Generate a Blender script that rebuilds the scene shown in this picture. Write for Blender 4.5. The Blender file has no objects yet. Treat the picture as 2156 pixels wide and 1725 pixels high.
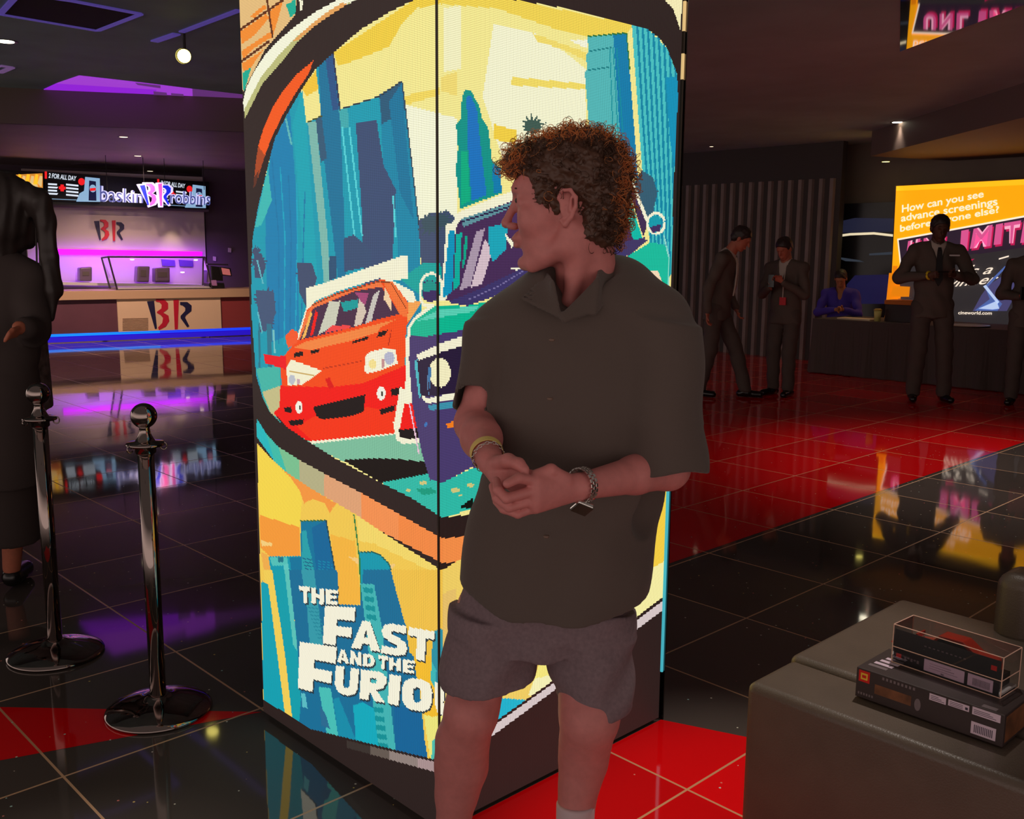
import bpy, math, random
import numpy as np
from mathutils import Vector, Matrix, Euler

random.seed(7)
rng = np.random.RandomState(11)
S = bpy.context.scene
COL = S.collection

# ------------------------------------------------------------------ camera
PITCH, ROLL, FPX, EYE = 0.160349, 0.0085500, 2073.485, 1.45
cp, sp = math.cos(PITCH), math.sin(PITCH)
cr, sr = math.cos(ROLL), math.sin(ROLL)
FW = np.array([0, cp, -sp]); R0 = np.array([1., 0, 0]); U0 = np.cross(R0, FW)
RT = cr * R0 + sr * U0
UP = -sr * R0 + cr * U0
CAM = np.array([0, 0, EYE])
cam_data = bpy.data.cameras.new('camera')
cam_data.sensor_fit = 'HORIZONTAL'
cam_data.sensor_width = 36.0
cam_data.lens = FPX / 2156 * 36.0
cam_data.clip_start = 0.05
cam_data.clip_end = 200
cam = bpy.data.objects.new('camera', cam_data)
COL.objects.link(cam)
cam.matrix_world = Matrix(((RT[0], UP[0], -FW[0], 0), (RT[1], UP[1], -FW[1], 0),
                           (RT[2], UP[2], -FW[2], EYE), (0, 0, 0, 1)))
S.camera = cam

# ------------------------------------------------------------------ world, exposure
S.view_settings.view_transform = 'Standard'
S.view_settings.look = 'None'
S.view_settings.gamma = 1
S.view_settings.exposure = 0
S.view_settings.use_curve_mapping = False
w = bpy.data.worlds.new('world'); S.world = w; w.use_nodes = True
bg = w.node_tree.nodes['Background']
bg.inputs[0].default_value = (0.150, 0.122, 0.110, 1)
bg.inputs[1].default_value = 1.0
# ambient fill in place of the unseen lobby; horizon band raised to reach the ceilings
wt = w.node_tree; wc_ = wt.nodes.new('ShaderNodeTexCoord'); ws_ = wt.nodes.new('ShaderNodeSeparateXYZ'); wr_ = wt.nodes.new('ShaderNodeMapRange'); wa_ = wt.nodes.new('ShaderNodeMath')
wt.links.new(wc_.outputs['Generated'], ws_.inputs[0]); wa_.operation = 'ABSOLUTE'; wt.links.new(ws_.outputs[2], wa_.inputs[0]); wt.links.new(wa_.outputs[0], wr_.inputs[0])
wr_.inputs[1].default_value = .10; wr_.inputs[2].default_value = .42; wr_.inputs[3].default_value = 6.0; wr_.inputs[4].default_value = .8
wt.links.new(wr_.outputs[0], bg.inputs[1])

# ------------------------------------------------------------------ geometry helpers
# the room is laid out on the tile grid: DU and DV are the two grout directions
YAW = -0.808422
DU = np.array([math.cos(YAW), math.sin(YAW), 0.])
DV = np.array([-math.sin(YAW), math.cos(YAW), 0.])
ZZ = np.array([0, 0, 1.])
TILE = 0.6085

def uv(u, v, z=0.):
    return u * DU + v * DV + z * ZZ

def ray(x, y):
    return (x - 1078) / FPX * RT - (y - 862.5) / FPX * UP + FW

def at_z(x, y, z=0.):
    d = ray(x, y); return CAM + d * ((z - EYE) / d[2])

def at_y(x, y, Y):
    d = ray(x, y); return CAM + d * (Y / d[1])

def at_plane(x, y, p0, n):
    d = ray(x, y); return CAM + d * (np.dot(p0 - CAM, n) / np.dot(d, n))

def project(P):
    q = np.asarray(P) - CAM
    dz = q @ FW
    return 1078 + FPX * (q @ RT) / dz, 862.5 - FPX * (q @ UP) / dz

def lin(c):
    out = []
    for v in c[:3]:
        v = v / 255.
        out.append(v / 12.92 if v <= 0.04045 else ((v + 0.055) / 1.055) ** 2.4)
    return tuple(out)

def mat(name, rgb=(128, 128, 128), rough=0.6, metal=0., emit=None, estr=1., spec=0.5, trans=0.,
        noise=0., nscale=30., bump=0., bscale=80., coat=0., sheen=0.):
    m = bpy.data.materials.new(name); m.use_nodes = True
    nt = m.node_tree; b = nt.nodes['Principled BSDF']
    c = lin(rgb)
    b.inputs['Base Color'].default_value = (*c, 1)
    b.inputs['Roughness'].default_value = rough
    b.inputs['Metallic'].default_value = metal
    b.inputs['Specular IOR Level'].default_value = spec
    b.inputs['Transmission Weight'].default_value = trans
    b.inputs['Coat Weight'].default_value = coat
    b.inputs['Sheen Weight'].default_value = sheen
    if emit is not None:
        b.inputs['Emission Color'].default_value = (*lin(emit), 1)
        b.inputs['Emission Strength'].default_value = estr
    if noise > 0 or bump > 0:
        tc = nt.nodes.new('ShaderNodeTexCoord')
    if noise > 0:
        n = nt.nodes.new('ShaderNodeTexNoise'); n.inputs['Scale'].default_value = nscale
        n.inputs['Detail'].default_value = 4
        r = nt.nodes.new('ShaderNodeValToRGB')
        r.color_ramp.elements[0].position = 0.3; r.color_ramp.elements[1].position = 0.7
        r.color_ramp.elements[0].color = (*[v * (1 - noise) for v in c], 1)
        r.color_ramp.elements[1].color = (*[min(1, v * (1 + noise)) for v in c], 1)
        nt.links.new(tc.outputs['Object'], n.inputs['Vector'])
        nt.links.new(n.outputs['Fac'], r.inputs['Fac'])
        nt.links.new(r.outputs['Color'], b.inputs['Base Color'])
    if bump > 0:
        n = nt.nodes.new('ShaderNodeTexNoise'); n.inputs['Scale'].default_value = bscale
        bp = nt.nodes.new('ShaderNodeBump'); bp.inputs['Strength'].default_value = bump
        bp.inputs['Distance'].default_value = 0.01
        nt.links.new(tc.outputs['Object'], n.inputs['Vector'])
        nt.links.new(n.outputs['Fac'], bp.inputs['Height'])
        nt.links.new(bp.outputs['Normal'], b.inputs['Normal'])
    return m

class MB:
    """collects shapes into one mesh; each shape may carry its own material slot"""
    def __init__(s): s.v = []; s.f = []; s.mi = []
    def poly(s, pts, mi=0):
        b = len(s.v); s.v += [tuple(map(float, p)) for p in pts]; s.f.append(tuple(range(b, b + len(pts)))); s.mi.append(mi); return s
    def raw(s, vs, fs, mi=0):
        b = len(s.v); s.v += [tuple(map(float, p)) for p in vs]
        for f in fs: s.f.append(tuple(i + b for i in f)); s.mi.append(mi)
        return s
    def box(s, o, ax, ay, az, mi=0):
        """box from corner o with three edge vectors"""
        o, ax, ay, az = map(np.asarray, (o, ax, ay, az))
        p = [o, o + ax, o + ax + ay, o + ay]; q = [a + az for a in p]
        fs = [(0, 3, 2, 1), (4, 5, 6, 7), (0, 1, 5, 4), (1, 2, 6, 5), (2, 3, 7, 6), (3, 0, 4, 7)]
        if np.dot(np.cross(ax, ay), az) < 0: fs = [f[::-1] for f in fs]
        return s.raw(p + q, fs, mi)
    def cbox(s, c, hx, hy, hz, ax=None, ay=None, mi=0):
        ax = np.array([1., 0, 0]) if ax is None else ax; ay = np.array([0, 1., 0]) if ay is None else ay
        az = np.cross(ax, ay)
        o = np.asarray(c) - ax * hx - ay * hy - az * hz
        return s.box(o, ax * 2 * hx, ay * 2 * hy, az * 2 * hz, mi)
    def prism(s, pts, d, mi=0):
        """extrude a polygon (3D points) along d"""
        d = np.asarray(d, float); n = len(pts); pts = [np.asarray(p, float) for p in pts]
        nn = sum((np.cross(pts[i] - pts[0], pts[(i + 1) % n] - pts[0]) for i in range(1, n)), np.zeros(3))
        if np.dot(nn, d) > 0: pts = pts[::-1]
        vs = pts + [p + d for p in pts]
        fs = [tuple(range(n)), tuple(range(2 * n - 1, n - 1, -1))]
        for i in range(n):
            j = (i + 1) % n; fs.append((i, i + n, j + n, j))
        return s.raw(vs, fs, mi)
    def tube(s, path, rad, n=10, mi=0, closed=False, caps=True):
        P = [np.asarray(p, float) for p in path]; m = len(P)
        rad = [rad] * m if np.isscalar(rad) else rad
        vs = []; up = np.array([0.13, 0.21, 0.97])
        for i in range(m):
            if closed: t = P[(i + 1) % m] - P[i - 1]
            else: t = P[min(i + 1, m - 1)] - P[max(i - 1, 0)]
            t = t / (np.linalg.norm(t) + 1e-9)
            a = np.cross(t, up)
            if np.linalg.norm(a) < 1e-3: a = np.cross(t, [1, 0, 0])
            a /= np.linalg.norm(a); b = np.cross(t, a); up = -np.cross(t, a) if False else up
            for k in range(n):
                w_ = 2 * math.pi * k / n
                vs.append(P[i] + rad[i] * (math.cos(w_) * a + math.sin(w_) * b))
        fs = []
        for i in range(m if closed else m - 1):
            for k in range(n):
                j = (i + 1) % m
                fs.append((i * n + k, i * n + (k + 1) % n, j * n + (k + 1) % n, j * n + k))
        if not closed and caps:
            fs.append(tuple(range(n))[::-1]); fs.append(tuple((m - 1) * n + k for k in range(n)))
        return s.raw(vs, fs, mi)
    def lathe(s, prof, c, n=48, mi=0):
        """prof: list of (r, z) about the vertical through c"""
        vs = []; fs = []
        for r_, z_ in prof:
            for k in range(n):
                a = 2 * math.pi * k / n
                vs.append((c[0] + r_ * math.cos(a), c[1] + r_ * math.sin(a), c[2] + z_))
        for i in range(len(prof) - 1):
            for k in range(n):
                fs.append((i * n + k, i * n + (k + 1) % n, (i + 1) * n + (k + 1) % n, (i + 1) * n + k))
        fs.append(tuple(range(n))[::-1]); fs.append(tuple((len(prof) - 1) * n + k for k in range(n)))
        return s.raw(vs, fs, mi)
    def build(s, name, mats, parent=None, smooth=False, bevel=0., org=None):
        me = bpy.data.meshes.new(name)
        off = Vector((0, 0, 0))
        if parent is not None:
            pw = Vector((0, 0, 0)); q = parent
            while q is not None: pw += q.location; q = q.parent
            off = pw
            if org is not None: off = Vector(org)
        elif org is not None: off = Vector(org)
        me.from_pydata([(v[0] - off[0], v[1] - off[1], v[2] - off[2]) for v in s.v], [], s.f)
        mats = mats if isinstance(mats, (list, tuple)) else [mats]
        for m in mats: me.materials.append(m)
        me.polygons.foreach_set('material_index', s.mi)
        if smooth: me.polygons.foreach_set('use_smooth', [True] * len(s.f))
        me.update()
        o = bpy.data.objects.new(name, me); COL.objects.link(o)
        if parent is not None:
            o.parent = parent
        elif org is not None: o.location = off
        if bevel > 0:
            b = o.modifiers.new('bevel', 'BEVEL'); b.width = bevel; b.segments = 3; b.limit_method = 'ANGLE'
        return o

def tag(o, label=None, cat=None, group=None, kind=None):
    if label: o['label'] = label
    if cat: o['category'] = cat
    if group: o['group'] = group
    if kind: o['kind'] = kind
    return o

def thing(name, loc, label, cat, group=None):
    o = bpy.data.objects.new(name, None); COL.objects.link(o)
    o.location = Vector([float(a) for a in loc]); o.empty_display_size = 0.1
    return tag(o, label, cat, group)

def struct(o): o['kind'] = 'structure'; return o

def text_tris(s, bold=0.0, shear=0.0, align='LEFT'):
    """triangulated outline of a word in font units: (verts Nx2, tris)"""
    cu = bpy.data.curves.new('t', 'FONT'); cu.body = s; cu.size = 1; cu.offset = bold; cu.shear = shear
    cu.resolution_u = 4; cu.align_x = align
    ob = bpy.data.objects.new('t', cu); COL.objects.link(ob)
    dg = bpy.context.evaluated_depsgraph_get()
    me = bpy.data.meshes.new_from_object(ob.evaluated_get(dg))
    vs = np.array([(v.co.x, v.co.y) for v in me.vertices]); fs = [tuple(p.vertices) for p in me.polygons]
    bpy.data.objects.remove(ob); bpy.data.curves.remove(cu); bpy.data.meshes.remove(me)
    return vs, fs

def text_on(mb, s, quad, off, mi=0, bold=0.02, shear=0.):
    """word stretched over a quad of 3D points TL,TR,BR,BL, raised by off"""
    vs, fs = text_tris(s, bold, shear)
    lo = vs.min(0); hi = vs.max(0); t = (vs - lo) / (hi - lo)
    TL, TR, BR, BL = [np.asarray(q) for q in quad]
    P = [(1 - b) * ((1 - a) * BL + a * BR) + b * ((1 - a) * TL + a * TR) + off for a, b in t]
    mb.raw(P, fs, mi)

# ------------------------------------------------------------------ implicit surfaces for bodies and cloth
class Field:
    def __init__(s, lo, hi, h):
        s.lo = np.array(lo, float); s.h = h
        s.n = np.ceil((np.array(hi) - s.lo) / h).astype(int) + 1
        s.a = np.full(tuple(s.n), 0.25, np.float32)
    def _blk(s, lo, hi, m):
        i0 = np.clip(np.floor((lo - m - s.lo) / s.h).astype(int), 0, s.n)
        i1 = np.clip(np.ceil((hi + m - s.lo) / s.h).astype(int) + 1, 0, s.n)
        if np.any(i1 <= i0): return None
        ax = [s.lo[k] + s.h * np.arange(i0[k], i1[k], dtype=np.float32) for k in range(3)]
        X, Y, Z = np.meshgrid(*ax, indexing='ij', sparse=True)
        return (slice(i0[0], i1[0]), slice(i0[1], i1[1]), slice(i0[2], i1[2])), X, Y, Z
    def _comb(s, sl, d, k, sub):
        A = s.a[sl]
        if sub:
            d = -d
            if k > 0:
                hh = np.maximum(k - np.abs(A - d), 0) / k; s.a[sl] = np.maximum(A, d) + hh * hh * k * 0.25
            else: s.a[sl] = np.maximum(A, d)
        else:
            if k > 0:
                hh = np.maximum(k - np.abs(A - d), 0) / k; s.a[sl] = np.minimum(A, d) - hh * hh * k * 0.25
            else: s.a[sl] = np.minimum(A, d)
    def cap(s, a, b, ra, rb=None, k=0.01, sub=False):
        a = np.array(a, float); b = np.array(b, float); rb = ra if rb is None else rb
        m = max(ra, rb) + 2 * k + 3 * s.h
        r = s._blk(np.minimum(a, b), np.maximum(a, b), m)
        if r is None: return s
        sl, X, Y, Z = r; d = b - a; L = float(d @ d) + 1e-12
        t = np.clip(((X - a[0]) * d[0] + (Y - a[1]) * d[1] + (Z - a[2]) * d[2]) / L, 0, 1)
        D = np.sqrt((X - a[0] - t * d[0]) ** 2 + (Y - a[1] - t * d[1]) ** 2 + (Z - a[2] - t * d[2]) ** 2) - (ra + (rb - ra) * t)
        s._comb(sl, D, k, sub); return s
    def chain(s, pts, rs, k=0.01):
        for i in range(len(pts) - 1): s.cap(pts[i], pts[i + 1], rs[i], rs[i + 1], k)
        return s
    def ell(s, c, r, M=None, k=0.01, sub=False):
        """ellipsoid; M rows are its axes"""
        c = np.array(c, float); r = np.array(r, float); M = np.eye(3) if M is None else np.asarray(M)
        m = r.max() + 2 * k + 3 * s.h
        q = s._blk(c, c, m)
        if q is None: return s
        sl, X, Y, Z = q; X = X - c[0]; Y = Y - c[1]; Z = Z - c[2]
        e = [(X * M[i][0] + Y * M[i][1] + Z * M[i][2]) / r[i] for i in range(3)]
        k0 = np.sqrt(e[0] ** 2 + e[1] ** 2 + e[2] ** 2)
        k1 = np.sqrt((e[0] / r[0]) ** 2 + (e[1] / r[1]) ** 2 + (e[2] / r[2]) ** 2) + 1e-9
        s._comb(sl, k0 * (k0 - 1) / k1, k, sub); return s
    def ecap(s, a, b, ra, rb, side, k=0.02, sub=False, flat=False):
        """elliptic cone from a to b: ra, rb = (half width along side, half depth)"""
        a = np.array(a, float); b = np.array(b, float); d = b - a; L = np.linalg.norm(d); t_ = d / L
        sd = np.array(side, float); sd = sd - t_ * (sd @ t_); sd /= np.linalg.norm(sd); dp = np.cross(t_, sd)
        m = max(*ra, *rb) + 2 * k + 3 * s.h
        q = s._blk(np.minimum(a, b), np.maximum(a, b), m)
        if q is None: return s
        sl, X, Y, Z = q; X = X - a[0]; Y = Y - a[1]; Z = Z - a[2]
        z = X * t_[0] + Y * t_[1] + Z * t_[2]; t = np.clip(z / L, 0, 1)
        x = X * sd[0] + Y * sd[1] + Z * sd[2]; y = X * dp[0] + Y * dp[1] + Z * dp[2]
        rx = ra[0] + (rb[0] - ra[0]) * t; ry = ra[1] + (rb[1] - ra[1]) * t
        mn = np.minimum(rx, ry)
        if flat:
            D = (np.sqrt((x / rx) ** 2 + (y / ry) ** 2) - 1) * mn
            D = np.maximum(D, np.abs(z - L / 2) - L / 2)
        else:
            e = z - t * L
            D = (np.sqrt((x / rx) ** 2 + (y / ry) ** 2 + (e / mn) ** 2) - 1) * mn
        s._comb(sl, D, k, sub); return s
    def half(s, p, n, sub=True):
        """cut away everything on the side n points to"""
        p = np.array(p, float); n = np.array(n, float) / np.linalg.norm(n)
        sl, X, Y, Z = s._blk(s.lo, s.lo + s.h * s.n, 0)
        D = (X - p[0]) * n[0] + (Y - p[1]) * n[1] + (Z - p[2]) * n[2]
        s.a[sl] = np.maximum(s.a[sl], D); return s
    def wobble(s, fn):
        """displace with fn(X,Y,Z)"""
        sl, X, Y, Z = s._blk(s.lo, s.lo + s.h * s.n, 0)
        band = np.abs(s.a) < 0.08
        d = fn(X, Y, Z).astype(np.float32)
        s.a[sl] = s.a[sl] + np.where(band[sl], d, 0); return s
    def mesh(s):
        a = s.a; nx, ny, nz = a.shape
        a[0], a[-1], a[:, 0], a[:, -1], a[:, :, 0], a[:, :, -1] = [0.1] * 6
        neg = a < 0
        c = np.zeros((nx - 1, ny - 1, nz - 1), np.int8)
        for i in (0, 1):
            for j in (0, 1):
                for k in (0, 1):
                    c += neg[i:nx - 1 + i, j:ny - 1 + j, k:nz - 1 + k]
        act = (c > 0) & (c < 8)
        I = np.argwhere(act); idx = np.full(act.shape, -1, np.int64); idx[act] = np.arange(len(I))
        acc = np.zeros((len(I), 3)); cnt = np.zeros(len(I))
        cor = [(i, j, k) for i in (0, 1) for j in (0, 1) for k in (0, 1)]
        val = {q: a[I[:, 0] + q[0], I[:, 1] + q[1], I[:, 2] + q[2]] for q in cor}
        for q in cor:
            for ax in range(3):
                if q[ax]: continue
                p = list(q); p[ax] = 1; p = tuple(p)
                va, vb = val[q], val[p]; m = (va < 0) != (vb < 0)
                t = np.where(m, va / np.where(m, va - vb, 1), 0)
                pt = np.zeros((len(I), 3)); pt += q; pt[:, ax] += t
                acc += pt * m[:, None]; cnt += m
        V = (I + acc / cnt[:, None]) * s.h + s.lo
        F = []
        for ax in range(3):
            o1, o2 = [(1, 2), (2, 0), (0, 1)][ax]
            sa = [slice(1, -1)] * 3; sb = [slice(1, -1)] * 3
            sa[ax] = slice(0, -1); sb[ax] = slice(1, None)
            A = neg[tuple(sa)]; B = neg[tuple(sb)]
            E_ = np.argwhere(A != B); sg = A[tuple(E_.T)]
            base = E_ + 1; base[:, ax] -= 1
            def cell(d1_, d2_):
                p = base.copy(); p[:, o1] -= d1_; p[:, o2] -= d2_
                return idx[p[:, 0], p[:, 1], p[:, 2]]
            q = np.stack([cell(1, 1), cell(0, 1), cell(0, 0), cell(1, 0)], 1)
            q[~sg] = q[~sg][:, ::-1]
            F.append(q)
        return V, np.concatenate(F)

def mesh_np(name, V, F, mats, parent=None, smooth=True, mi=None):
    off = np.zeros(3)
    q = parent
    while q is not None: off += np.array(q.location); q = q.parent
    me = bpy.data.meshes.new(name)
    me.vertices.add(len(V)); me.vertices.foreach_set('co', (V - off).astype(np.float32).ravel())
    n = F.shape[1]
    me.loops.add(len(F) * n); me.loops.foreach_set('vertex_index', F.astype(np.int32).ravel())
    me.polygons.add(len(F)); me.polygons.foreach_set('loop_start', np.arange(0, len(F) * n, n, dtype=np.int32))
    mats = mats if isinstance(mats, (list, tuple)) else [mats]
    for m in mats: me.materials.append(m)
    if mi is not None: me.polygons.foreach_set('material_index', mi.astype(np.int32))
    me.update(calc_edges=True)
    me.polygons.foreach_set('use_smooth', np.full(len(F), smooth))
    me.validate()
    o = bpy.data.objects.new(name, me); COL.objects.link(o)
    if parent is not None: o.parent = parent
    return o

def smooth_v(V, F, it=2, lam=0.5):
    n = len(V)
    for _ in range(it):
        acc = np.zeros_like(V); c = np.zeros(n)
        for a, b in ((0, 1), (1, 2), (2, 3), (3, 0)):
            for x, y in ((a, b), (b, a)):
                np.add.at(acc, F[:, x], V[F[:, y]]); np.add.at(c, F[:, x], 1)
        V = V + lam * (acc / c[:, None] - V)
    return V

def field_obj(name, fl, mats, parent=None, it=1):
    """one mesh out of one or more fields"""
    fl = fl if isinstance(fl, (list, tuple)) else [fl]
    Vs = []; Fs = []; b = 0
    for f in fl:
        V, F = f.mesh()
        if it: V = smooth_v(V, F, it)
        Vs.append(V); Fs.append(F + b); b += len(V)
    return mesh_np(name, np.concatenate(Vs), np.concatenate(Fs), mats, parent)

# ------------------------------------------------------------------ shared materials
M = {}
M['ceil'] = mat('ceiling_paint', (186, 216, 216), 0.7, noise=.12, nscale=1.5)
M['ceil2'] = mat('kiosk_ceiling_paint', (170, 150, 150), 0.6, noise=.08, nscale=2)
M['soffit'] = mat('soffit_black', (120, 100, 92), 0.6)
M['wall'] = mat('wall_black', (140, 124, 112), 0.8, noise=.1, nscale=2)
M['mirror'] = mat('polished_black_ceiling', (26, 22, 24), 0.03, metal=.0, spec=1.0, coat=1.0)
M['mirror'].node_tree.nodes['Principled BSDF'].inputs['IOR'].default_value = 2.6
M['chrome'] = mat('chrome', (205, 200, 200), 0.07, metal=1.0)
M['dkchrome'] = mat('polished_dark_steel', (120, 110, 110), 0.10, metal=1.0)
M['black'] = mat('matte_black', (70, 62, 58), 0.55)
M['plastic'] = mat('black_plastic', (30, 28, 30), 0.3)
M['white'] = mat('white_plastic', (225, 220, 220), 0.4)

def floor_mat(name, rgb, grout, fleck):
    m = bpy.data.materials.new(name); m.use_nodes = True
    nt = m.node_tree; L = nt.links.new; b = nt.nodes['Principled BSDF']
    N = nt.nodes.new
    geo = N('ShaderNodeNewGeometry')
    def dot(vec):
        n = N('ShaderNodeVectorMath'); n.operation = 'DOT_PRODUCT'
        L(geo.outputs['Position'], n.inputs[0]); n.inputs[1].default_value = tuple(vec); return n.outputs['Value']
    def mth(op, a, b_=None, c=None):
        n = N('ShaderNodeMath'); n.operation = op
        for i, q in enumerate((a, b_, c)):
            if q is None: continue
            if isinstance(q, (int, float)): n.inputs[i].default_value = q
            else: L(q, n.inputs[i])
        return n.outputs[0]
    U = mth('ADD', dot(DU), 2.072 + 100 * TILE); V_ = mth('ADD', dot(DV), -0.854 + 100 * TILE)
    ms = []; ids = []
    for q in (U, V_):
        fr = mth('FRACT', mth('DIVIDE', q, TILE))
        e = mth('ABSOLUTE', mth('SUBTRACT', fr, 0.5))
        ms.append(mth('GREATER_THAN', e, 0.5 - 0.0036 / TILE))
        ids.append(mth('FLOOR', mth('DIVIDE', q, TILE)))
    g = mth('MAXIMUM', ms[0], ms[1])
    cx_ = N('ShaderNodeCombineXYZ'); L(ids[0], cx_.inputs[0]); L(ids[1], cx_.inputs[1])
    wn = N('ShaderNodeTexWhiteNoise'); wn.noise_dimensions = '3D'; L(cx_.outputs[0], wn.inputs[0])
    # mirror flecks set in the stone
    vor = N('ShaderNodeTexVoronoi'); vor.inputs['Scale'].default_value = 26; L(geo.outputs['Position'], vor.inputs['Vector'])
    near = mth('LESS_THAN', vor.outputs['Distance'], 0.085)
    sep = N('ShaderNodeSeparateColor'); L(vor.outputs['Color'], sep.inputs[0])
    pick = mth('LESS_THAN', sep.outputs[0], fleck)
    fl = mth('MULTIPLY', near, pick)
    hue = N('ShaderNodeValToRGB'); L(sep.outputs[1], hue.inputs[0])
    cr_ = hue.color_ramp; cr_.interpolation = 'CONSTANT'
    cr_.elements[0].color = (1, .95, .8, 1); cr_.elements[1].position = .45; cr_.elements[1].color = (1, .75, .2, 1)
    for p_, c_ in ((.65, (1, .3, .25, 1)), (.8, (.6, .95, .9, 1))):
        e_ = cr_.elements.new(p_); e_.color = c_
    base = N('ShaderNodeMix'); base.data_type = 'RGBA'; L(g, base.inputs['Factor'])
    tone = N('ShaderNodeMix'); tone.data_type = 'RGBA'; L(wn.outputs['Value'], tone.inputs['Factor'])
    c = lin(rgb); tone.inputs['A'].default_value = (*[v * .8 for v in c], 1); tone.inputs['B'].default_value = (*[v * 1.2 for v in c], 1)
    L(tone.outputs['Result'], base.inputs['A']); base.inputs['B'].default_value = (*lin(grout), 1)
    fin = N('ShaderNodeMix'); fin.data_type = 'RGBA'; L(fl, fin.inputs['Factor'])
    L(base.outputs['Result'], fin.inputs['A']); L(hue.outputs[0], fin.inputs['B'])
    L(fin.outputs['Result'], b.inputs['Base Color'])
    ns = N('ShaderNodeTexNoise'); ns.inputs['Scale'].default_value = 3.5; ns.inputs['Detail'].default_value = 6
    L(geo.outputs['Position'], ns.inputs['Vector'])
    rr = mth('MULTIPLY_ADD', ns.outputs['Fac'], 0.07, 0.015)
    L(mth('MAXIMUM', rr, mth('MULTIPLY', g, 0.55)), b.inputs['Roughness'])
    b.inputs['Specular IOR Level'].default_value = 0.62
    # very slight sag of each tile: breaks up reflections at the joints
    wob = N('ShaderNodeTexNoise'); wob.inputs['Scale'].default_value = 1.3; L(geo.outputs['Position'], wob.inputs['Vector'])
    hgt = mth('ADD', mth('MULTIPLY', wob.outputs['Fac'], 0.25), mth('MULTIPLY', g, -0.03))
    bp = N('ShaderNodeBump'); bp.inputs['Strength'].default_value = 0.25; bp.inputs['Distance'].default_value = 0.02
    L(hgt, bp.inputs['Height']); L(bp.outputs['Normal'], b.inputs['Normal'])
    return m
M['floor_black'] = floor_mat('polished_black_tile', (84, 76, 72), (225, 180, 140), 0.34)
M['floor_red'] = floor_mat('polished_red_tile', (244, 12, 20), (225, 160, 120), 0.3)

mb = MB()
mb.poly([(-20, .2, 0), (16, .2, 0), (16, 24, 0), (-20, 24, 0)], 0)
e = 0.0005
mb.poly([uv(-2.712, 2.9, e), uv(-2.712, 16, e), uv(-17, 16, e)], 1)                       # far field of red tiles
mb.poly([uv(-1.765, 1.40, e), uv(0.6, 1.40, e), uv(0.6, 3.32, e), uv(-1.765, 2.343, e)], 1)  # red ray by the column
mb.poly([uv(-2.655, 1.452, e), uv(-3.70, 0.405, e), uv(-3.01, 0.405, e)], 1)             # red wedge to the left
fl_o = struct(mb.build('floor', [M['floor_black'], M['floor_red']]))

CH, CHL, CK = 2.89, 3.25, 2.85
KF0 = at_z(0, 260, CK); KF1 = at_z(510, 278, CK)
kd = (KF1 - KF0) / np.linalg.norm(KF1 - KF0); kn = np.cross(kd, ZZ)
A = KF0 - kd * 9; B = KF1 + kd * 4.0
X_ = lambda y: -.06 * y
F3 = lambda p, z: np.array([p[0], p[1], z])
# low ceiling on the right and overhead, higher bay on the left up to the kiosk
mb = MB()
mb.prism([(X_(3.3), 3.3, CH), (13, 3.3, CH), (13, 22, CH), (X_(22), 22, CH)], (0, 0, .1))
mb.prism([(-14, 3.3, CH), (X_(3.3), 3.3, CH), (X_(4.6), 4.6, CH), (-14, 4.6, CH)], (0, 0, .1))
struct(mb.build('ceiling', M['ceil']))
mb = MB()
bx_ = A + kd * 0
yb = lambda x: A[1] + (x - A[0]) * kd[1] / kd[0]
mb.prism([(-14, 4.6, CHL), (X_(4.6), 4.6, CHL), (X_(yb(-.66)), yb(-.66), CHL), F3(A, CHL)], (0, 0, .1))
struct(mb.build('ceiling_bay', M['ceil']))
mb = MB(); mb.box((-14, 4.55, CH), (14 + X_(4.6), 0, 0), (0, .05, 0), (0, 0, CHL - CH)); struct(mb.build('trim_4', M['soffit']))
mb = MB(); mb.prism([(X_(4.6), 4.6, CH - .0), (X_(22), 22, CH), (X_(22), 22, CHL), (X_(4.6), 4.6, CHL)], (.04, 0, 0)); struct(mb.build('trim_5', M['soffit']))
# ceiling over the kiosk, with its fascia
mb = MB()
A0 = F3(A, CK); B0 = F3(B, CK)
mb.prism([A0, B0, B0 - kn * 14, A0 - kn * 14], (0, 0, .02))
struct(mb.build('ceiling_kiosk', M['ceil2']))
mb = MB(); mb.box(A0 + kn * .03, B0 - A0, -kn * .06, (0, 0, CHL - CK), 0)
struct(mb.build('trim_1', M['soffit']))
# polished black ceiling panel that mirrors the light box
e1 = at_z(1895, 105, CH); e2 = at_z(2120, 20, CH)
ed = (e2 - e1) / np.linalg.norm(e2 - e1)
mb = MB()
zc = CH - .012
q = [e1, e2 + ed * 3.5]; q3 = at_z(1897, -60, CH)
mb.prism([np.array([*q[0][:2], zc]), np.array([*q[1][:2], zc]), np.array([q[1][0] - .2, 3.4, zc]), np.array([q3[0], q3[1], zc])], (0, 0, .01))
struct(mb.build('trim_2', M['mirror']))
# lower soffit in front of the light box
s0 = at_z(1860, 322, 2.6); s1 = at_z(2156, 247, 2.6); sd_ = (s1 - s0) / np.linalg.norm(s1 - s0)
mb = MB(); mb.box(s0 - sd_ * 0.4, sd_ * 7, uv(1.6, 4.2) * 1.0, (0, 0, CH - 2.6), 0)
struct(mb.build('trim_3', M['soffit']))

# walls
def wall(name, p0, p1, h=CH, m=None, th=.15):
    p0 = np.array([*p0[:2], 0.]); p1 = np.array([*p1[:2], 0.]); d = p1 - p0
    n = np.cross(d / np.linalg.norm(d), ZZ)
    return struct(MB().box(p0, d, -n * th, (0, 0, h), 0).build(name, m or M['wall']))
wall('wall_back', uv(-17, 12.7), uv(6, 12.7))
wall('wall_right', uv(2.2, 12.9), uv(2.2, 3), th=-.15)

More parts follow.
